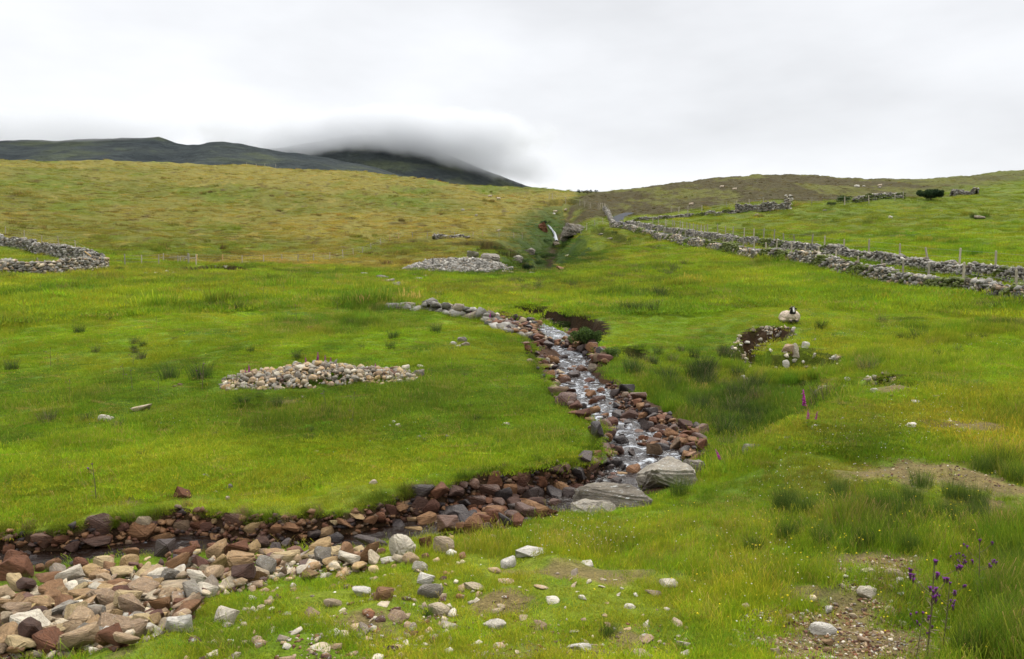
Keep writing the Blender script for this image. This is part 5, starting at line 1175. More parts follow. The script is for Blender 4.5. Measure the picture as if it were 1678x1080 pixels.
class Grid2:
    def __init__(s, pts, cell=.5):
        s.c = cell; s.d = {}
        for x, y, r in pts: s.d.setdefault((int(x // cell), int(y // cell)), []).append((x, y, r))
    def hit(s, X, Y, f=1.0):
        out = np.zeros(len(X), bool); ix = (X // s.c).astype(int); iy = (Y // s.c).astype(int)
        for k in range(len(X)):
            for a in (-1, 0, 1):
                for b in (-1, 0, 1):
                    q = s.d.get((ix[k] + a, iy[k] + b))
                    if q:
                        for x, y, r in q:
                            if (X[k] - x) ** 2 + (Y[k] - y) ** 2 < (r * f) ** 2: out[k] = True; break
                if out[k]: break
        return out
SG = Grid2(PLACED)
HEAPW = [castg(u, v)[:2] for u, v in POLY_HEAP]
def grass_layer(name, r0, r1, n, coll, nshort, nmid, ntall, base, label, tmax=36.5, per_m=1.0, keep=1.0):
    lr = RNG.uniform(math.log(r0), math.log(r1), n); th = np.radians(RNG.uniform(-tmax, tmax, n)); R = np.exp(lr); X = R * np.sin(th); Y = R * np.cos(th)
    z, soil, bed = ground(X, Y, True); c, tm = ground_colour(X, Y, soil, bed, True)
    ok = (soil + .2 * RNG.normal(size=n) < .38) & (bed < .5) & (tm + .25 * RNG.normal(size=n) < .35)
    u, v = project(X, Y, z); ok &= ~((v > 925 + 40 * fbm(X, Y, 1.2, 2, 531)) & (u < 1180) & (RNG.random(n) < .35 + .5 * (fbm(X, Y, .8, 3, 533) > .15)))
    if r0 < 40:
        ok &= ~SG.hit(X, Y, 1.05); ok &= ~(SG.hit(X, Y + .14, 1.0) & (RNG.random(n) < .85)); ok &= ~(SG.hit(X, Y + .3, .9) & (RNG.random(n) < .6)); hp = inside(X, Y, HEAPW) & (RNG.random(n) < .93); ok &= ~hp
    d, _, _ = seg_dist(X, Y, ROADP); ok &= d > 1.6
    X, Y, z, c, tm, bed, soil = X[ok], Y[ok], z[ok], c[ok], tm[ok], bed[ok], soil[ok]; n = len(X); R = np.hypot(X, Y)
    ol, he = zones(X, Y)
    # where it grows long: patches, hollow by the stream, right bank
    tall = fbm(X, Y, 2.4, 3, 501) + .5 * fbm(X, Y, 9, 2, 503)
    hol = np.exp(-(((X - 6.6 - (Y - 22) * .06) / 2.6) ** 2 + ((Y - 22.5) / 5.5) ** 2)); tall = tall + 1.5 * hol
    u, v = project(X, Y, z)
    def blob(cu, cv, du, dv): return np.exp(-(((u - cu) / du) ** 2 + ((v - cv) / dv) ** 2))
    tall = tall + .9 * blob(1430, 830, 110, 60) + 1.6 * blob(1690, 1000, 90, 120) + .8 * blob(1640, 740, 60, 60) + .5 * blob(1200, 930, 150, 80) - .9 * blob(1450, 710, 150, 35) - .9 * blob(850, 990, 260, 55) + .5 * blob(440, 655, 100, 14) - .6 * tm
    k = np.full(n, 0); rnd = RNG.random(n)
    k = np.where(tall > 1.05, nshort + nmid + RNG.integers(0, ntall, n), np.where((tall > .35) | (rnd < .22), nshort + RNG.integers(0, nmid, n) if nmid else 0, RNG.integers(0, nshort, n)))
    # long grass is darker and cooler, seed heads browner
    c = np.where((tall > .7)[:, None], c * np.array([.78,.85,1.0]), c); c = c * RNG.uniform(.78, 1.25, (n, 1)) * (1 + .08 * RNG.normal(size=(n, 3)))
    dry = RNG.random(n) < .07 + .10 * sstep(.0, .8, fbm(X, Y, 5, 2, 521)); c[dry] = c[dry] * .35 + np.array([.16,.13,.05]) * .65
    pn = fbm(X, Y, 1.0, 3, 541); pm = fbm(X, Y, 3.4, 3, 543); w = (1 - .5 * ol)[:, None]
    c = c * (1 + w * (.20 * pn + .12 * pm)[:, None] * np.array([1.15, 1.0, .6])); yl = (sstep(.25, .9, pm - .4 * pn) * (1 - ol) * (1 - he))[:, None]; c = c * (1 - .4 * yl) + C_YEL * .4 * yl
    dk = (RNG.random(n) < .07) & (ol > .5); c[dk] = np.array([.045,.032,.014])
    c = c * (1 - .22 * sstep(.1, .8, fbm(X, Y, 5.5, 3, 551)) * (1 - ol))[:, None]; c = np.clip(c * np.array([1.86,1.74,1.3]), .004, .6); s = base * RNG.uniform(.7, 1.3, n); s = s * (1 - .45 * he)
    sz = np.stack([s, s, s * RNG.uniform(.7, 1.3, n) * (1 + .3 * np.clip(tall, -.8, .9))], 1); tr = np.stack([RNG.normal(0, .12, n), RNG.normal(0, .12, n), RNG.uniform(0, 6.28, n)], 1)
    scatter_obj(name, np.stack([X, Y, z], 1), sz, tr, k, c, coll, label, 'grass')
QF = 1.0
grass_layer('near_grass', 5.4, 15.5, int(36000 * QF), CN_, 4, 3, 3, 1.0, 'short green turf with seeding stems around the near stones', tmax=50)
grass_layer('meadow_grass', 14.5, 46, int(40000 * QF), CM_, 4, 3, 2, 1.0, 'bright green meadow turf on both sides of the stream', tmax=46)
grass_layer('hill_grass', 42, 330, int(42000 * QF), CF_, 4, 0, 3, 1.15, 'olive and tan rough grass and moor on the hills', tmax=34)

# overhanging sward along the meadow bank
def bank_fringe():
    P, s = resample([p[:2] for p in FAR[:24]], .09); n = int(len(P) * 1.7); k = RNG.integers(0, len(P), n); X = P[k, 0] + RNG.normal(0, .07, n); Y = P[k, 1] + RNG.normal(0, .07, n)
    z, soil, bed = ground(X, Y, True); ok = (bed < .35) & (X > -12); X, Y, z = X[ok], Y[ok], z[ok]; n = len(X); c, _ = ground_colour(X, Y, X * 0, X * 0, True); c = c * RNG.uniform(.7, 1.2, (n, 1))
    dry = RNG.random(n) < .16; c[dry] = np.array([.17,.13,.055])
    far = Y > 16; s = RNG.uniform(.5, 1.0, n)
    scatter_obj('bank_grass', np.stack([X, Y, z - .03], 1), np.stack([s, s, s * .95], 1), np.stack([RNG.normal(.45, .3, n), RNG.normal(0, .3, n), RNG.normal(0, .5, n)], 1), 7 + RNG.integers(0, 3, n), c, CN_, 'long grass hanging over the edge of the meadow bank', 'grass')
bank_fringe()

# ------------------------------------------------------------------ rush clumps: each a plant of its own
rr_ = np.random.default_rng(11)
GREENR = np.array([[.030,.058,.012],[.045,.075,.014],[.022,.045,.012],[.07,.10,.02]]); DRYR = np.array([[.16,.125,.06],[.11,.09,.04],[.05,.07,.018],[.21,.17,.09]])
RUSHG = [tuft_obj('rush_clump', [blades(240, .30, .35, .85, .009, .45, rr_, 3, GREENR, 0, 2.0), blades(25, .3, .4, .95, .008, .4, rr_, 3, DRYR, 0, 2.0)], M_RUSH) for _ in range(3)]
RUSHB = [tuft_obj('rush_clump', [blades(110, .30, .35, .8, .009, .5, rr_, 3, DRYR, 0, 2.0), blades(90, .3, .3, .7, .008, .4, rr_, 3, GREENR, 0, 2.0)], M_RUSH) for _ in range(2)]
RUSHN = [tuft_obj('rush_clump', [blades(420, .30, .3, .75, .005, .45, rr_, 3, GREENR * [1.6,1.5,1.1], 0, 1.6)], M_RUSH) for _ in range(2)]
RUSHL = []
def rush(u, v, hpx, kind, noun_, place, wide=1.0, group=None):
    RUSHL.append((u, v, hpx, kind, noun_, place, wide, group))
for u, v, h, k, lab in [(1115,812,48,'n','dark green rush tuft in front of the grey boulders at the bend'),(1345,540,20,'g','dark rush tuft standing right of the sheep'),(1425,612,34,'b','tall rush tuft at the right end of the sheep mound'),(1352,664,48,'b','pale seeding rush tuft beside the foxgloves'),(1330,685,28,'g','low rush tuft below the pale seeding one'),
    (1505,560,26,'g','green rush tuft right of the mound'),(1445,529,18,'b','brownish rush tuft in the grass below the mossy wall'),(1610,505,22,'b','brown grass tuft close to the mossy wall'),(1630,508,18,'g','dark tuft against the foot of the mossy wall'),(1594,357,11,'g','small dark tuft alone high in the right pasture'),
    (330,622,36,'g','dark rush tuft at the left end of the meadow heap'),(278,625,34,'g','dark rush tuft further left of the meadow heap'),(645,556,18,'g','rush tuft in the meadow above the heap'),(714,545,18,'g','rush tuft near the low boulder line'),(640,572,16,'g','low rush tuft above the right end of the heap'),(130,546,16,'g','dark rush tuft high on the left meadow'),
    (20,608,24,'g','dark rush tuft at the left edge of the meadow'),(78,690,28,'b','brown tuft left of the white stone in the meadow'),(195,702,20,'b','brown tuft just right of the white stone'),(140,690,18,'b','thin brown tuft between the left edge and the white stone'),(455,668,22,'g','rush tuft below the meadow heap'),(400,665,20,'g','green tuft below the left half of the heap'),(535,680,18,'g','tuft in the meadow below the heap centre'),
    (1445,850,62,'n','big dark green rush tuft on the right bank'),(1480,842,55,'n','dark green rush tuft next to the big one on the right bank'),(1410,862,48,'n','left rush tuft of the dark green bed on the right bank'),(1560,860,52,'n','green rush tuft by the worn soil on the right'),(1600,850,52,'n','green rush tuft right of the worn soil'),(1645,770,56,'n','tall green tuft at the right edge above the bank'),(1610,772,44,'n','green tuft left of the tall one at the right edge'),(1670,790,50,'n','tuft cut by the right edge of the photo'),
    (1290,880,44,'n','loose green tuft low on the right bank'),(1345,885,40,'n','seeding tuft in the middle of the right bank'),(1235,900,34,'n','small green tuft left on the right bank'),(998,1040,36,'n','bright green tuft at the lower middle'),(700,1010,24,'n','low green tuft between near stones'),(90,948,34,'n','bright green tuft at the pool edge on the left'),(40,962,26,'n','smaller green tuft at the left pool edge'),
    (930,520,14,'g','tuft above the dark cut bank'),(195,445,12,'g','dark bush like tuft by the left wall corner'),(137,440,14,'g','dark tuft growing before the tumbled wall'),(20,456,10,'g','tuft at the foot of the left wall'),(1210,770,40,'n','rush tuft on the ridge right of the boulders'),(1160,760,30,'n','grass tuft behind the massive boulder'),
    (1640,1050,90,'n','tall bright grass tuft in the bottom right corner'),(1590,1075,80,'n','tall bright grass tuft at the bottom edge by the thistle'),(1670,950,70,'n','tall grass tuft at the right edge')]:
    rush(u, v, h, k, lab, None)
def rush_region(poly, n, h0, h1, kinds, place, group):
    us = [p[0] for p in poly]; vs = [p[1] for p in poly]; c = 0
    while c < n:
        u, v = random.uniform(min(us), max(us)), random.uniform(min(vs), max(vs))
        if in_poly(u, v, poly): rush(u, v, random.uniform(h0, h1), random.choice(kinds), 'rush tuft', place, 1, group); c += 1
rush_region([(1010,600),(1080,620),(1180,600),(1250,640),(1245,700),(1190,740),(1160,700),(1100,660)], 46, 22, 38, 'gggb', 'in the hollow between stream and mound', 'rush tufts in the hollow')
rush_region([(1000,590),(1060,600),(1200,590),(1190,560),(1120,575),(1030,575)], 12, 14, 24, 'gb', 'on the upper rim of the hollow', 'rush tufts on the hollow rim')
rush_region([(1000,490),(1060,478),(1095,485),(1090,515),(1040,520),(1000,510)], 14, 14, 22, 'gggb', 'in the flat beyond the cut bank', 'rush tufts beyond the cut bank')
rush_region([(810,462),(900,458),(960,470),(955,490),(880,492),(820,485)], 22, 9, 14, 'bbbg', 'in the brown band before the gully', 'brown rush tufts before the gully')
rush_region([(985,465),(1040,440),(1120,432),(1130,448),(1040,470)], 22, 9, 14, 'bbbg', 'in the brown band below the lane', 'brown rush tufts below the lane')
rush_region([(1420,560),(1660,520),(1670,560),(1450,600)], 10, 9, 16, 'gb', 'in the grass right of the mound', 'rush tufts right of the mound')
rush_region([(20,500),(300,480),(500,500),(700,560),(500,590),(100,590)], 18, 10, 18, 'gb', 'dotted over the upper meadow', 'rush tufts in the upper meadow')
rush_region([(520,640),(900,600),(900,720),(620,780),(120,760),(60,700),(300,650)], 16, 8, 15, 'bg', 'in the lower meadow', 'small tufts in the lower meadow')
rush_region([(1280,900),(1280,830),(1400,790),(1600,800),(1640,880),(1500,900)], 24, 30, 52, 'nnn', 'in the rush bed on the right bank', 'rush tufts of the right bank')
def build_rushes():
    P = cast_many([r[0] for r in RUSHL], [r[1] for r in RUSHL]); recs = []
    for (u, v, h, k, nn, place, wide, group), p in zip(RUSHL, P):
        me = random.choice({'g': RUSHG, 'b': RUSHB, 'n': RUSHN}[k]); o = bpy.data.objects.new('rush_clump', me); COL.objects.link(o); H = h / F * p[1] / .72
        o.location = p; wd = H * random.uniform(.85, 1.15) * (1.15 if k != 'n' else .95); o.scale = (wd, wd, H); o.rotation_euler = (0, 0, random.uniform(0, 6.28)); o['category'] = 'rush'
        if place is None: o['label'] = nn
        else: o['group'] = group; recs.append(((lambda t, o=o: o.__setitem__('label', t)), f"{'short' if h < 12 else 'tall'} {'brown' if k == 'b' else 'green'} {nn}", place, u))
    number_labels(recs)
build_rushes()

# ------------------------------------------------------------------ small flowers
def flowers(name, regions, n, size, col, h0, h1, label):
    u = []; v = []
    for (cu, cv, du, dv), w in regions:
        k = int(n * w); u.append(RNG.normal(cu, du, k)); v.append(RNG.normal(cv, dv, k))
    u = np.concatenate(u); v = np.concatenate(v); m = (u > -20) & (u < 1700) & (v < 1090) & (v > 455); u, v = u[m], v[m]; P = cast_many(u, v, 420, 4.5, 90)
    z, so, be = ground(P[:, 0], P[:, 1], True); ok = (be < .2) & (so < .3) & ~SG.hit(P[:, 0], P[:, 1]); P = P[ok]; P[:, 2] += RNG.uniform(h0, h1, len(P)); s = size * RNG.uniform(.6, 1.3, len(P)) * np.clip(P[:, 1] / 16, 1, 2.2) ** .4
    oc = np.array([(1,0,0),(-1,0,0),(0,1,0),(0,-1,0),(0,0,.7),(0,0,-.5)], float); of = np.array([(0,2,4),(2,1,4),(1,3,4),(3,0,4),(2,0,5),(1,2,5),(3,1,5),(0,3,5)])
    me = merge_mesh(name, [(oc, of)], P, np.stack([s, s, s], 1), RNG.uniform(-.5, .5, (len(P), 3)), np.tile(col, (len(P), 1)) * RNG.uniform(.8, 1.1, (len(P), 1)))
    t = NT(name + '_petals'); a = t.n('Attribute', attribute_name='tint'); m = t.done(t.bsdf(a.outputs['Color'], .7, .2)); link(name, me, m, kind='stuff', label=label, cat='flowers')
flowers('buttercups', [((400,555,90,14),.16),((150,600,110,30),.14),((60,620,60,20),.06),((760,690,180,40),.12),((300,800,160,25),.06),((560,800,140,20),.05),((1400,850,140,40),.12),((1600,860,50,40),.06),((1250,940,90,60),.09),((950,840,70,12),.04),((1520,1020,90,50),.05),((1350,860,60,30),.04)], 620, .011, (.62,.48,.01), .06, .2, 'tiny yellow buttercups dotted through the grass')
flowers('clover_flowers', [((1400,540,70,16),.12),((1600,570,60,10),.08),((1480,720,110,20),.16),((930,880,70,22),.18),((1280,780,80,30),.1),((1250,930,70,50),.1),((220,690,80,12),.06),((1550,660,80,14),.08),((700,720,160,50),.06),((1450,640,60,20),.06)], 900, .009, (.62,.60,.52), .04, .12, 'small white clover heads dotted through the turf')

# ------------------------------------------------------------------ foxgloves and thistles
t = NT('magenta_petals'); M_FOX = t.done(t.bsdf((.42,.035,.28), .6, .2)); t = NT('purple_thistle_petals'); M_THI = t.done(t.bsdf((.17,.035,.20), .7, .2))
t = NT('dry_stem'); M_STEM = t.done(t.bsdf((.115,.095,.05), .9, .1)); t = NT('green_stem'); M_GSTEM = t.done(t.bsdf((.075,.11,.03), .85, .1))
def tube(pts, rad, n=5):
    V, Fc = [], []
    for i, p in enumerate(pts):
        r = rad[i] if hasattr(rad, '__len__') else rad
        for a in range(n): V.append((p[0] + r * math.cos(a * 6.2832 / n), p[1] + r * math.sin(a * 6.2832 / n), p[2]))
    for i in range(len(pts) - 1):
        for a in range(n): Fc.append((i*n + a, i*n + (a+1) % n, (i+1)*n + (a+1) % n, (i+1)*n + a))
    return V, Fc
def join_vf(lst):
    V, Fc = [], []
    for v, f in lst: o = len(V); V += list(v); Fc += [tuple(i + o for i in q) for q in f]
    return V, Fc
def pymesh(name, V, Fc, mat, smooth=True):
    me = bpy.data.meshes.new(name); me.from_pydata(V, [], Fc); me.materials.append(mat)
    if smooth: me.polygons.foreach_set('use_smooth', [True] * len(me.polygons))
    return me
def bell(c, d, L, r):
    d = Vector(d).normalized(); a = d.orthogonal().normalized(); b = d.cross(a); V, Fc = [], []; n = 7
    for f, q in ((0, .35), (.35, .75), (.8, .9), (1, 1.25)):
        for k in range(n): p = Vector(c) + d * L * f + (a * math.cos(k*6.283/n) + b * math.sin(k*6.283/n)) * r * q; V.append(p[:])
    for i in range(3):
        for k in range(n): Fc.append((i*n+k, i*n+(k+1) % n, (i+1)*n+(k+1) % n, (i+1)*n+k))
    return V, Fc
def foxglove_meshes(seed):
    r = random.Random(seed); bells = []; top = 1.0
    for k in range(34):
        f = k / 34; z = .52 + .46 * f; a = r.uniform(-1.9, 1.9) - 1.57; L = .055 * (1 - .75 * f) + .012; bells.append(bell((0, 0, z), (math.cos(a), math.sin(a), -.55 + .6 * f), L, L * .34))
    lv = []
    for k in range(9):
        a = r.uniform(0, 6.28); L = r.uniform(.1, .22); z = r.uniform(.02, .35); d = Vector((math.cos(a), math.sin(a), .25)); s = Vector((-math.sin(a), math.cos(a), 0)) * L * .22; c = Vector((0, 0, z)); m = c + d * L * .5 + Vector((0, 0, .02)); e = c + d * L
        lv.append(([c[:], (m + s)[:], e[:], (m - s)[:]], [(0, 1, 2), (0, 2, 3)]))
    return pymesh('stem', *tube([(0, 0, 0), (.01, 0, .4), (0, 0, .75), (0, 0, 1.0)], [.009, .007, .005, .002]), M_GSTEM), pymesh('flower_spike', *join_vf(bells), M_FOX), pymesh('leaves', *join_vf(lv), M_GSTEM, False)
FOXM = [foxglove_meshes(k) for k in range(3)]
def plant(name, label, cat, u, v, hpx, meshes, lean=0, group=None, wid=1.0):
    p = castg(u, v); H = hpx / F * p[1]; r = bpy.data.objects.new(name, None); COL.objects.link(r); r.location = p; r.scale = (H * wid, H * wid, H); r.rotation_euler = (random.gauss(0, .05), lean + random.gauss(0, .05), random.uniform(-.4, .4)); r['label'] = label; r['category'] = cat
    if group: r['group'] = group
    for m in meshes: o = bpy.data.objects.new(m.name.split('.')[0], m); COL.objects.link(o); o.parent = r
    return r
for i, (u, v, h, lab, ln_) in enumerate([(1318,692,56,'tall magenta foxglove on the ridge below the sheep mound',-.08),(1323,702,32,'short foxglove at the foot of the tall one on the ridge',.1),(1332,700,28,'smallest foxglove right of the tall one on the ridge',.2),(1186,770,42,'magenta foxglove leaning left beside the gravel bar',-.5),
    (409,622,26,'foxglove growing from the left half of the meadow heap',0),(403,618,16,'short foxglove left on the meadow heap',0),(521,604,28,'tall foxglove behind the middle of the meadow heap',0),(502,602,18,'foxglove left of the tall one behind the heap',0),(533,603,22,'foxglove right of the tall one behind the heap',0),(540,604,20,'rightmost foxglove of the group behind the heap',.1),(615,612,18,'foxglove at the right half of the meadow heap',0),
    (771,522,16,'foxglove behind the low boulder line, the left one',0),(802,530,20,'foxglove behind the low boulder line, the right one',0),(1412,445,7,'small foxglove on the mossy wall left of its middle',0),(1611,462,8,'foxglove between the lane walls near the right edge',0),(1324,420,6,'tiny foxglove on the lane side of the mossy wall',0),(1515,468,6,'small foxglove on top of the mossy wall',0)]):
    plant('foxglove', lab, 'foxglove', u, v, h, FOXM[i % 3], ln_, wid=1.25)
def thistle_meshes(seed, big=True):
    r = random.Random(seed); st = [tube([(0,0,0),(.01,.0,.5),(0,0,1.0)], [.010,.008,.005])]; hd = []; lv = []; ends = [(0,0,1.0)]
    for k in range(7 if big else 2):
        z = r.uniform(.45, .9); a = r.uniform(0, 6.28); L = r.uniform(.1, .24); e = (math.cos(a)*L, math.sin(a)*L, min(z + L * r.uniform(.5, 1.1), .99)); st.append(tube([(0,0,z),(e[0]*.5,e[1]*.5,z+(e[2]-z)*.35),e],[.006,.005,.004])); ends.append(e)
    heads = []; HM = []
    for e in ends:
        hd = []
        for q in range(3 if big else 1):
            c = Vector(e) + Vector((r.uniform(-.025,.025), r.uniform(-.025,.025), r.uniform(-.03,.02)))
            for j in range(16):
                a = r.uniform(0, 6.28); d = Vector((math.cos(a)*.6, math.sin(a)*.6, 1)).normalized() * r.uniform(.028,.042); s = Vector((-math.sin(a), math.cos(a), 0)) * .005; hd.append(([(c - s)[:], (c + s)[:], (c + d + s)[:], (c + d - s)[:]], [(0,1,2,3)]))
            bv, bf = bell(c - Vector((0,0,.022)), (0,0,1), .028, .011); heads.append((bv, bf))
        HM.append(pymesh('flower_head', *join_vf(hd), M_THI, False))
    for k in range(46 if big else 14):
        z = r.uniform(.03, .9); a = r.uniform(0, 6.28); L = r.uniform(.04, .13) * (1.2 - z); d = Vector((math.cos(a), math.sin(a), r.uniform(-.1,.5))); s = Vector((-math.sin(a), math.cos(a), 0)) * L * .12; c = Vector((0,0,z)); lv.append(([c[:], (c+d*L*.5+s)[:], (c+d*L)[:], (c+d*L*.5-s)[:]], [(0,1,2),(0,2,3)]))
    return (pymesh('stem', *join_vf(st + heads), M_STEM), *HM, pymesh('leaves', *join_vf(lv), M_GSTEM if seed % 2 else M_STEM, False))
THB = [thistle_meshes(k) for k in range(3)]; THS = [thistle_meshes(k + 10, False) for k in range(3)]
for i, (u, v, h, lab) in enumerate([(1518,1082,172,'tall thistle with clustered purple heads at the bottom right'),(1602,985,105,'thistle with purple heads standing behind the tall one'),(1568,965,62,'short thistle with one dark head between the two tall ones'),(1545,1060,110,'thin thistle leaning right beside the tall clustered one'),(1560,800,36,'distant thistle with a purple head by the worn track'),(1500,1085,90,'low thistle at the bottom edge in front of the tall one')]):
    plant('thistle', lab, 'thistle', u, v, h, THB[i % 3], .06)
ths = [(158,820,62),(464,485,22),(466,487,16),(392,487,14),(432,490,20),(388,492,14),(202,468,16),(222,470,14),(238,470,16),(246,470,12),(122,475,14),(65,480,18),(93,475,14),(113,472,12),(140,476,10),(486,525,26),(522,540,20),(553,508,20),(206,515,18),(229,510,14),(107,520,14),(256,535,16),(83,600,30),(95,600,22),(114,648,26),(217,640,34),(218,600,26),(203,625,28),(260,645,28),(331,640,44),(534,672,32),(580,672,28),(579,700,20),(700,672,16),(707,618,16),(740,605,18),(742,575,24),(831,640,24),(855,620,14),(600,640,22),(578,690,22),(751,570,14),(1146,620,22),(1190,690,20),(1205,730,24),(1220,735,20),(350,495,12),(404,492,12),(485,493,12),(520,495,10)]
recs = []
for i, (u, v, h) in enumerate(ths):
    pl = 'on the upper meadow near the left wall' if v < 500 and u < 300 else 'on the upper meadow left of middle' if v < 560 else 'in the hollow right of the rapids' if u > 1100 else 'in the middle of the meadow' if u > 520 else 'in the meadow left of the heap'
    o = plant('thistle', '', 'thistle', u, v, h, THS[i % 3], 0, 'thin brown thistle stalks in the meadow', wid=1.4); recs.append(((lambda t, o=o: o.__setitem__('label', t)), f"{'short' if h < 18 else 'tall'} thin thistle stalk", pl, u))
number_labels(recs)

# ------------------------------------------------------------------ bushes
def leaf_cloud(n, blobs, size, rng, cols):
    b = np.array(blobs); w = b[:, 3] ** 2; k = rng.choice(len(b), n, p=w / w.sum()); d = rng.normal(size=(n, 3)); d /= np.linalg.norm(d, axis=1)[:, None]; rad = b[k, 3] * (.55 + .5 * rng.random(n) ** .6)
    c = b[k, :3] + d * rad[:, None] * [1, 1, .85]; a = rng.normal(size=(n, 3)); a /= np.linalg.norm(a, axis=1)[:, None]; e = np.cross(a, rng.normal(size=(n, 3))); e /= np.linalg.norm(e, axis=1)[:, None]; s = size * rng.uniform(.6, 1.4, (n, 1))
    V = np.stack([c - a*s, c + e*s*.5, c + a*s, c - e*s*.5], 1).reshape(-1, 3); Fc = np.arange(4*n).reshape(-1, 4); cc = cols[(k + rng.integers(0, 2, n)) % len(cols)] * rng.uniform(.7, 1.3, (n, 1)); return V, Fc, np.repeat(cc, 4, 0)
t = NT('dark_bark'); M_BARK = t.done(t.bsdf((.06,.045,.03), .95, .1))
def bush(name, label, cat, u, v, wpx, hpx, n, cols, seed, trunk=True):
    rng = np.random.default_rng(seed); p = castg(u, v); s = p[1] / F; W, H = wpx * s, hpx * s; root = bpy.data.objects.new(name, None); COL.objects.link(root); root.location = p; root['label'] = label; root['category'] = cat
    blobs = [(rng.uniform(-.55, .55) * (W - H * .5), rng.uniform(-.25, .25) * W, H * rng.uniform(.35, .72), H * rng.uniform(.12, .34)) for _ in range(22)] + [(0, 0, H * .5, H * .42)]
    V, Fc, C = leaf_cloud(n, blobs, H * .045, rng, np.array(cols)); me = tuft_obj('crown', [(V, Fc, C)], M_PLANT); o = link('crown', me, None, parent=root)
    if trunk:
        st = [tube([(0, 0, -.2), (.03*W, 0, H*.35), (.0, .02*W, H*.6)], [H*.06, H*.045, H*.02], 6)]
        for b in blobs[:7]: st.append(tube([(0, 0, H*.15), (b[0]*.5, b[1]*.5, b[2]*.7), b[:3]], [H*.03, H*.02, H*.01], 5))
        o = bpy.data.objects.new('trunk', pymesh('trunk', *join_vf(st), M_BARK)); COL.objects.link(o); o.parent = root
    return root
DG = [(.016,.034,.012),(.024,.046,.014),(.012,.026,.010)]; LG = [(.055,.10,.018),(.075,.13,.022),(.04,.075,.015)]
bush('bush', 'round dark green bush high in the right pasture under the skyline', 'bush', 1525, 328, 46, 20, 7000, DG, 1)
bush('bush', 'light green shrub before the heather hill, left of the dark turf wall', 'bush', 1383, 333, 24, 14, 2500, LG, 2)
bush('bush', 'low dark green shrub just left of the light green one', 'bush', 1362, 338, 16, 8, 1500, DG, 3)
bush('small_tree', 'tiny dark tree inside the lane bend behind the walls', 'tree', 1059, 374, 9, 10, 1200, DG, 4)
bush('bush', 'leafy green bush overhanging the stream at the end of the cut bank', 'bush', 962, 568, 56, 34, 5200, [(.05,.085,.016),(.07,.11,.02),(.035,.06,.014)], 5)
bush('bush', 'leafy bush left of the overhanging one on the cut bank', 'bush', 918, 545, 36, 22, 3000, [(.045,.075,.016),(.065,.10,.02)], 6)
bush('bush', 'ferny green bush right of the overhanging one above the rapids', 'bush', 1000, 590, 30, 24, 2500, [(.05,.085,.016),(.08,.12,.02)], 7)
bush('bush', 'dark bush at the foot of the gully mouth', 'bush', 866, 443, 20, 12, 1800, DG, 8)
bush('bush', 'dark green scrub inside the gully below the waterfall', 'bush', 893, 425, 34, 12, 2600, [(.03,.055,.012),(.045,.075,.015)], 9)
bush('bush', 'dark green scrub above the waterfall', 'bush', 893, 368, 20, 8, 1600, DG, 10)
bush('bush', 'dark scrub at the top of the valley where the hills meet', 'bush', 962, 318, 34, 8, 2600, DG, 11)
for k, (u, v, w, h) in enumerate([(884,436,22,12),(902,424,22,10),(878,420,26,9),(915,408,16,8),(926,402,12,7),(850,432,24,8),(897,398,18,8),(985,388,22,6),(1010,383,18,5),(835,420,34,10),(858,432,26,10),(815,410,26,8),(790,404,22,6)]):
    bush('bush', ['fern green scrub low in the gully mouth','fern green scrub on the right of the gully bed','dark scrub on the left slope of the gully','small scrub under the waterfall','small scrub below the grey outcrop','scrub at the foot of the streaked crag','scrub left below the waterfall','dark scrub on the rise below the lane bend, left one','dark scrub on the rise below the lane bend, right one','dark scrub below the crag between heap and ravine','lowest dark scrub between heap and ravine','scrub on the crag above the heap','leftmost scrub on the crag above the heap'][k], 'bush', u, v, w, h, 1300, [(.03,.058,.012),(.045,.08,.015),(.02,.04,.01)], 30 + k, False)

# ------------------------------------------------------------------ sheep
def ell(bm, c, r, rot=(0, 0, 0), sub=3):
    M = Matrix.Translation(c) @ Euler(rot).to_matrix().to_4x4() @ Matrix.Diagonal((*r, 1)); bmesh.ops.create_icosphere(bm, subdivisions=sub, radius=1, matrix=M)
def limb(bm, pts, rads):
    for (a, ra), (b, rb) in zip(zip(pts, rads), zip(pts[1:], rads[1:])):
        a, b = Vector(a), Vector(b); n = max(2, int((b - a).length / min(ra, rb) * 1.6))
        for k in range(n + 1): f = k / n; ell(bm, a.lerp(b, f), (ra + (rb - ra) * f,) * 3, sub=2)
def union_mesh(name, build, voxel):
    bm = bmesh.new(); build(bm); me = bpy.data.meshes.new(name); bm.to_mesh(me); bm.free(); o = bpy.data.objects.new(name, me); COL.objects.link(o)
    m = o.modifiers.new('r', 'REMESH'); m.mode = 'VOXEL'; m.voxel_size = voxel; s = o.modifiers.new('s', 'SMOOTH'); s.factor = .5; s.iterations = 4
    dg = bpy.context.evaluated_depsgraph_get(); out = bpy.data.meshes.new_from_object(o.evaluated_get(dg)); bpy.data.objects.remove(o); out.name = name; return out
def mat_sheep():
    t = NT('sheep_coat'); a = t.n('Attribute', attribute_name='tint'); tc = t.n('TexCoord'); n = t.noise(26, 5, .7, tc.outputs['Object']); c = t.mix(1.0, a.outputs['Color'], t.ramp(n, [(.3, (.72,.70,.66)), (.7, (1.15,1.13,1.1))]), 'MULTIPLY'); return t.done(t.bsdf(c, .95, .08, t.bump(n, .9, .03)))
M_SHEEP = mat_sheep(); t = NT('horn'); M_HORN = t.done(t.bsdf((.26,.21,.14), .6, .3)); t = NT('amber_eye'); M_EYE = t.done(t.bsdf((.10,.055,.01), .15, .6))
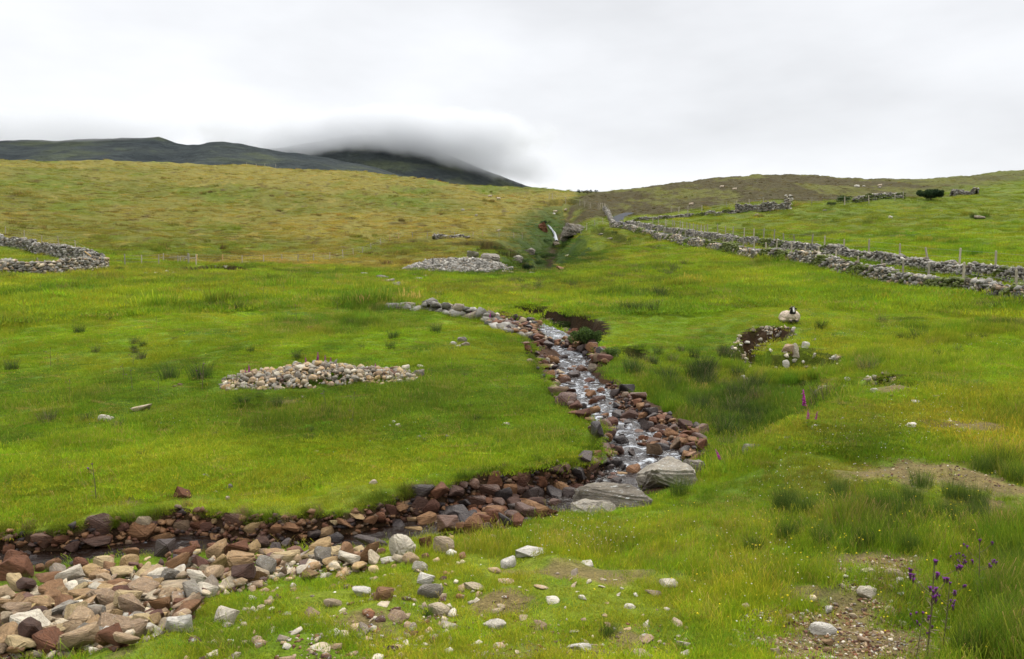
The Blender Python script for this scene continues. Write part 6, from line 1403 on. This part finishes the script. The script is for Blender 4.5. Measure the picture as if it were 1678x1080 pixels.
def sheep_mesh(lying, wool=(.52,.43,.34)):
    if lying:                                            # faces -Y, rump back and to the left
        hc = Vector((.02, -.30, .56))
        def b(bm):
            ell(bm, (-.08, .28, .22), (.26, .36, .235), (0, 0, .2)); ell(bm, (.08, .02, .235), (.28, .27, .25)); ell(bm, (-.14, .48, .18), (.20, .22, .17)); ell(bm, (.04, -.13, .27), (.19, .17, .19))
            ell(bm, (.03, -.20, .40), (.11, .12, .18)); ell(bm, (-.22, .16, .10), (.13, .20, .10), (0, 0, .2)); ell(bm, (.20, .10, .11), (.14, .2, .11))
            limb(bm, [(-.03, -.12, .13), (-.04, -.34, .07), (-.03, -.22, .035)], [.06, .042, .03]); limb(bm, [(.17, -.10, .13), (.18, -.32, .07), (.16, -.20, .035)], [.06, .042, .03])
            head(bm, hc)
    else:
        hc = Vector((0, -.62, .72))
        def b(bm):
            ell(bm, (0, .05, .55), (.24, .45, .24)); ell(bm, (0, -.28, .58), (.20, .24, .23)); ell(bm, (0, .36, .54), (.22, .22, .22)); ell(bm, (0, -.48, .66), (.11, .17, .14), (.5, 0, 0))
            for s in (-1, 1):
                limb(bm, [(.12*s, -.32, .42), (.12*s, -.31, .22), (.12*s, -.33, .03)], [.07, .036, .032]); limb(bm, [(.13*s, .36, .42), (.13*s, .46, .24), (.13*s, .40, .03)], [.09, .04, .032])
            head(bm, hc)
    def head(bm, c):
        ell(bm, c, (.075, .10, .09)); ell(bm, c + Vector((0, -.08, -.06)), (.052, .085, .055), (.6, 0, 0)); ell(bm, c + Vector((0, -.135, -.10)), (.042, .045, .038))
        for s in (-1, 1): ell(bm, c + Vector((.115*s, .01, .0)), (.06, .02, .03), (0, .35*s, 0)); ell(bm, c + Vector((.05*s, -.045, .02)), (.022, .03, .02), sub=2)
    me = union_mesh('body', b, .013); V = np.array([v.co[:] for v in me.vertices]); N = np.array([v.normal[:] for v in me.vertices]); d = V - np.array(hc)
    hd = (np.abs(d[:, 0]) < .2) & (d[:, 1] < .085) & (d[:, 2] > -.21) & (d[:, 2] < .15); hd &= (np.hypot(d[:, 0] * .75, d[:, 2] * (.75 if lying else 1)) < .165)
    leg = (V[:, 2] < .38) & (np.abs(V[:, 0]) < .2) & (np.abs(np.abs(V[:, 1]) - .35) < .18) & (V[:, 2] < .3) if not lying else (V[:, 1] < -.17) & (V[:, 2] < .12)
    wl = ~(hd | leg); n = fbm(V[:, 0] * 1 + V[:, 2] * .8, V[:, 1] + V[:, 2] * .7, .055, 3, 901); V[wl] += N[wl] * (.014 * n[wl] + .006)[:, None]
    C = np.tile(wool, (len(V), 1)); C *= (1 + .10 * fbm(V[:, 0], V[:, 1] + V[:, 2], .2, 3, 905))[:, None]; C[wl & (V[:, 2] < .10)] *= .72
    C[hd] = (.018, .016, .015); blz = hd & (np.abs(d[:, 0]) < .030) & (d[:, 1] < -.06) & (d[:, 2] < .055) & (d[:, 2] > -.125); C[blz] = (.55, .53, .50); C[leg] = (.05, .045, .04)
    me.vertices.foreach_set('co', V.astype(np.float32).ravel()); me.polygons.foreach_set('use_smooth', np.ones(len(me.polygons), bool)); set_attr(me, 'tint', C); me.materials.clear(); me.materials.append(M_SHEEP); me.update()
    parts = []
    for s in (-1, 1):
        pts, rd = [], []
        for k in range(15):
            a = k / 14 * 4.6; r = .055 + .004 * k * .5; pts.append((hc.x + s * (.045 + .0075 * k), hc.y + .02 + math.sin(a) * r * 1.0, hc.z + .05 + math.cos(a) * r - .02)); rd.append(.020 * (1 - k / 15))
        bm = bmesh.new(); limb(bm, pts, [max(.004, q) for q in rd]); m = bpy.data.meshes.new('horn'); bm.to_mesh(m); bm.free(); m.materials.append(M_HORN); parts.append(('horn', m))
        bm = bmesh.new(); ell(bm, hc + Vector((.060*s, -.066, .022)), (.012, .012, .012), sub=2); m = bpy.data.meshes.new('eye'); bm.to_mesh(m); bm.free(); m.materials.append(M_EYE); parts.append(('eye', m))
    return me, parts
LY, ST = sheep_mesh(True), sheep_mesh(False)
def sheep(u, v, mesh, rz, sc, label, group=None):
    p = castg(u, v); o = bpy.data.objects.new('sheep', None); COL.objects.link(o); o.location = (p[0], p[1], p[2] + (.03 if mesh is LY else 0)); o.rotation_euler = (0, 0, rz); o.scale = (sc,) * 3; o['label'] = label; o['category'] = 'sheep'
    b = bpy.data.objects.new('body', mesh[0]); COL.objects.link(b); b.parent = o
    for nm, m in mesh[1]: q = bpy.data.objects.new(nm, m); COL.objects.link(q); q.parent = o
    return o
sheep(1295, 530, LY, -.12, 1.06, 'black faced horned sheep with cream fleece lying on the mound, facing the camera')
for i, (u, v, rz, lab) in enumerate([(1183,309,1.5,'white sheep on the heather hill, upper left of a pair'),(1204,313,1.2,'pinkish white sheep on the heather hill, lower right of a pair'),(803,324,1.5,'white sheep high on the left hill, left of a pair'),(817,328,-1.4,'white sheep high on the left hill, right of a pair'),(910,350,1.4,'pale sheep on the slope above the waterfall'),(927,347,.5,'grey white sheep right of the pale one above the waterfall'),(1133,338,1.0,'tiny white sheep below the heather hill'),(1442,307,1.0,'grey white sheep near the skyline on the right')]):
    sheep(u, v, ST, rz, 1.05, lab, 'sheep grazing far off on the hills')

# ------------------------------------------------------------------ cloud lying on the mountain
def build_cloud(name, label, c, r, dens, seed, slant=0.0):
    t = NT(name); tc = t.n('TexCoord'); pos = tc.outputs['Object']; mp = t.n('Mapping', i_Scale=(1, .7, 1.5), i_Location=(seed * 71.0, 0, 0)); t.l(pos, mp.inputs[0]); n = t.noise(.011, 6, .62, mp.outputs[0])
    sc = t.n('Mapping', i_Scale=(1 / r[0], 1 / r[1], 1 / r[2])); t.l(pos, sc.inputs[0]); ln = t.n('VectorMath', operation='LENGTH'); t.l(sc.outputs[0], ln.inputs[0])
    d = t.math('SUBTRACT', 1.0, ln.outputs['Value']); d = t.math('ADD', d, t.math('MULTIPLY', t.math('SUBTRACT', n, .5), 1.8))
    q = t.n('MapRange'); q.interpolation_type = 'SMOOTHSTEP'; t.l(d, q.inputs['Value']); q.inputs['From Min'].default_value = .05; q.inputs['From Max'].default_value = .6; q.inputs['To Max'].default_value = dens
    e = t.n('MapRange'); t.l(ln.outputs['Value'], e.inputs['Value']); e.inputs['From Min'].default_value = 1.0; e.inputs['From Max'].default_value = .75
    v = t.n('VolumePrincipled'); v.inputs['Color'].default_value = (.76,.77,.785,1); v.inputs['Anisotropy'].default_value = .2; t.l(t.math('MULTIPLY', q.outputs[0], e.outputs[0]), v.inputs['Density']); t.l(v.outputs[0], t.out.inputs['Volume'])
    bm = bmesh.new(); bmesh.ops.create_icosphere(bm, subdivisions=3, radius=1, matrix=Matrix.Diagonal((r[0] * 1.06, r[1] * 1.06, r[2] * 1.06, 1)))
    me = bpy.data.meshes.new(name); bm.to_mesh(me); bm.free(); o = link(name, me, t.m, kind='stuff', label=label, cat='cloud'); o.location = c; o.rotation_euler = (0, slant, 0)
def cl(u, v, Y): return tuple(float(q) for q in pix(u, v, Y))
build_cloud('low_cloud', 'low grey cloud hiding the top of the far mountain', cl(620, 226, 1460), (400, 190, 56), .021, 1)
build_cloud('low_cloud', 'tail of low cloud trailing down the right shoulder of the mountain', cl(765, 256, 1450), (200, 170, 42), .015, 2, .22)
build_cloud('low_cloud', 'thin veil of cloud over the long left ridge', cl(60, 213, 1010), (280, 80, 30), .016, 3)
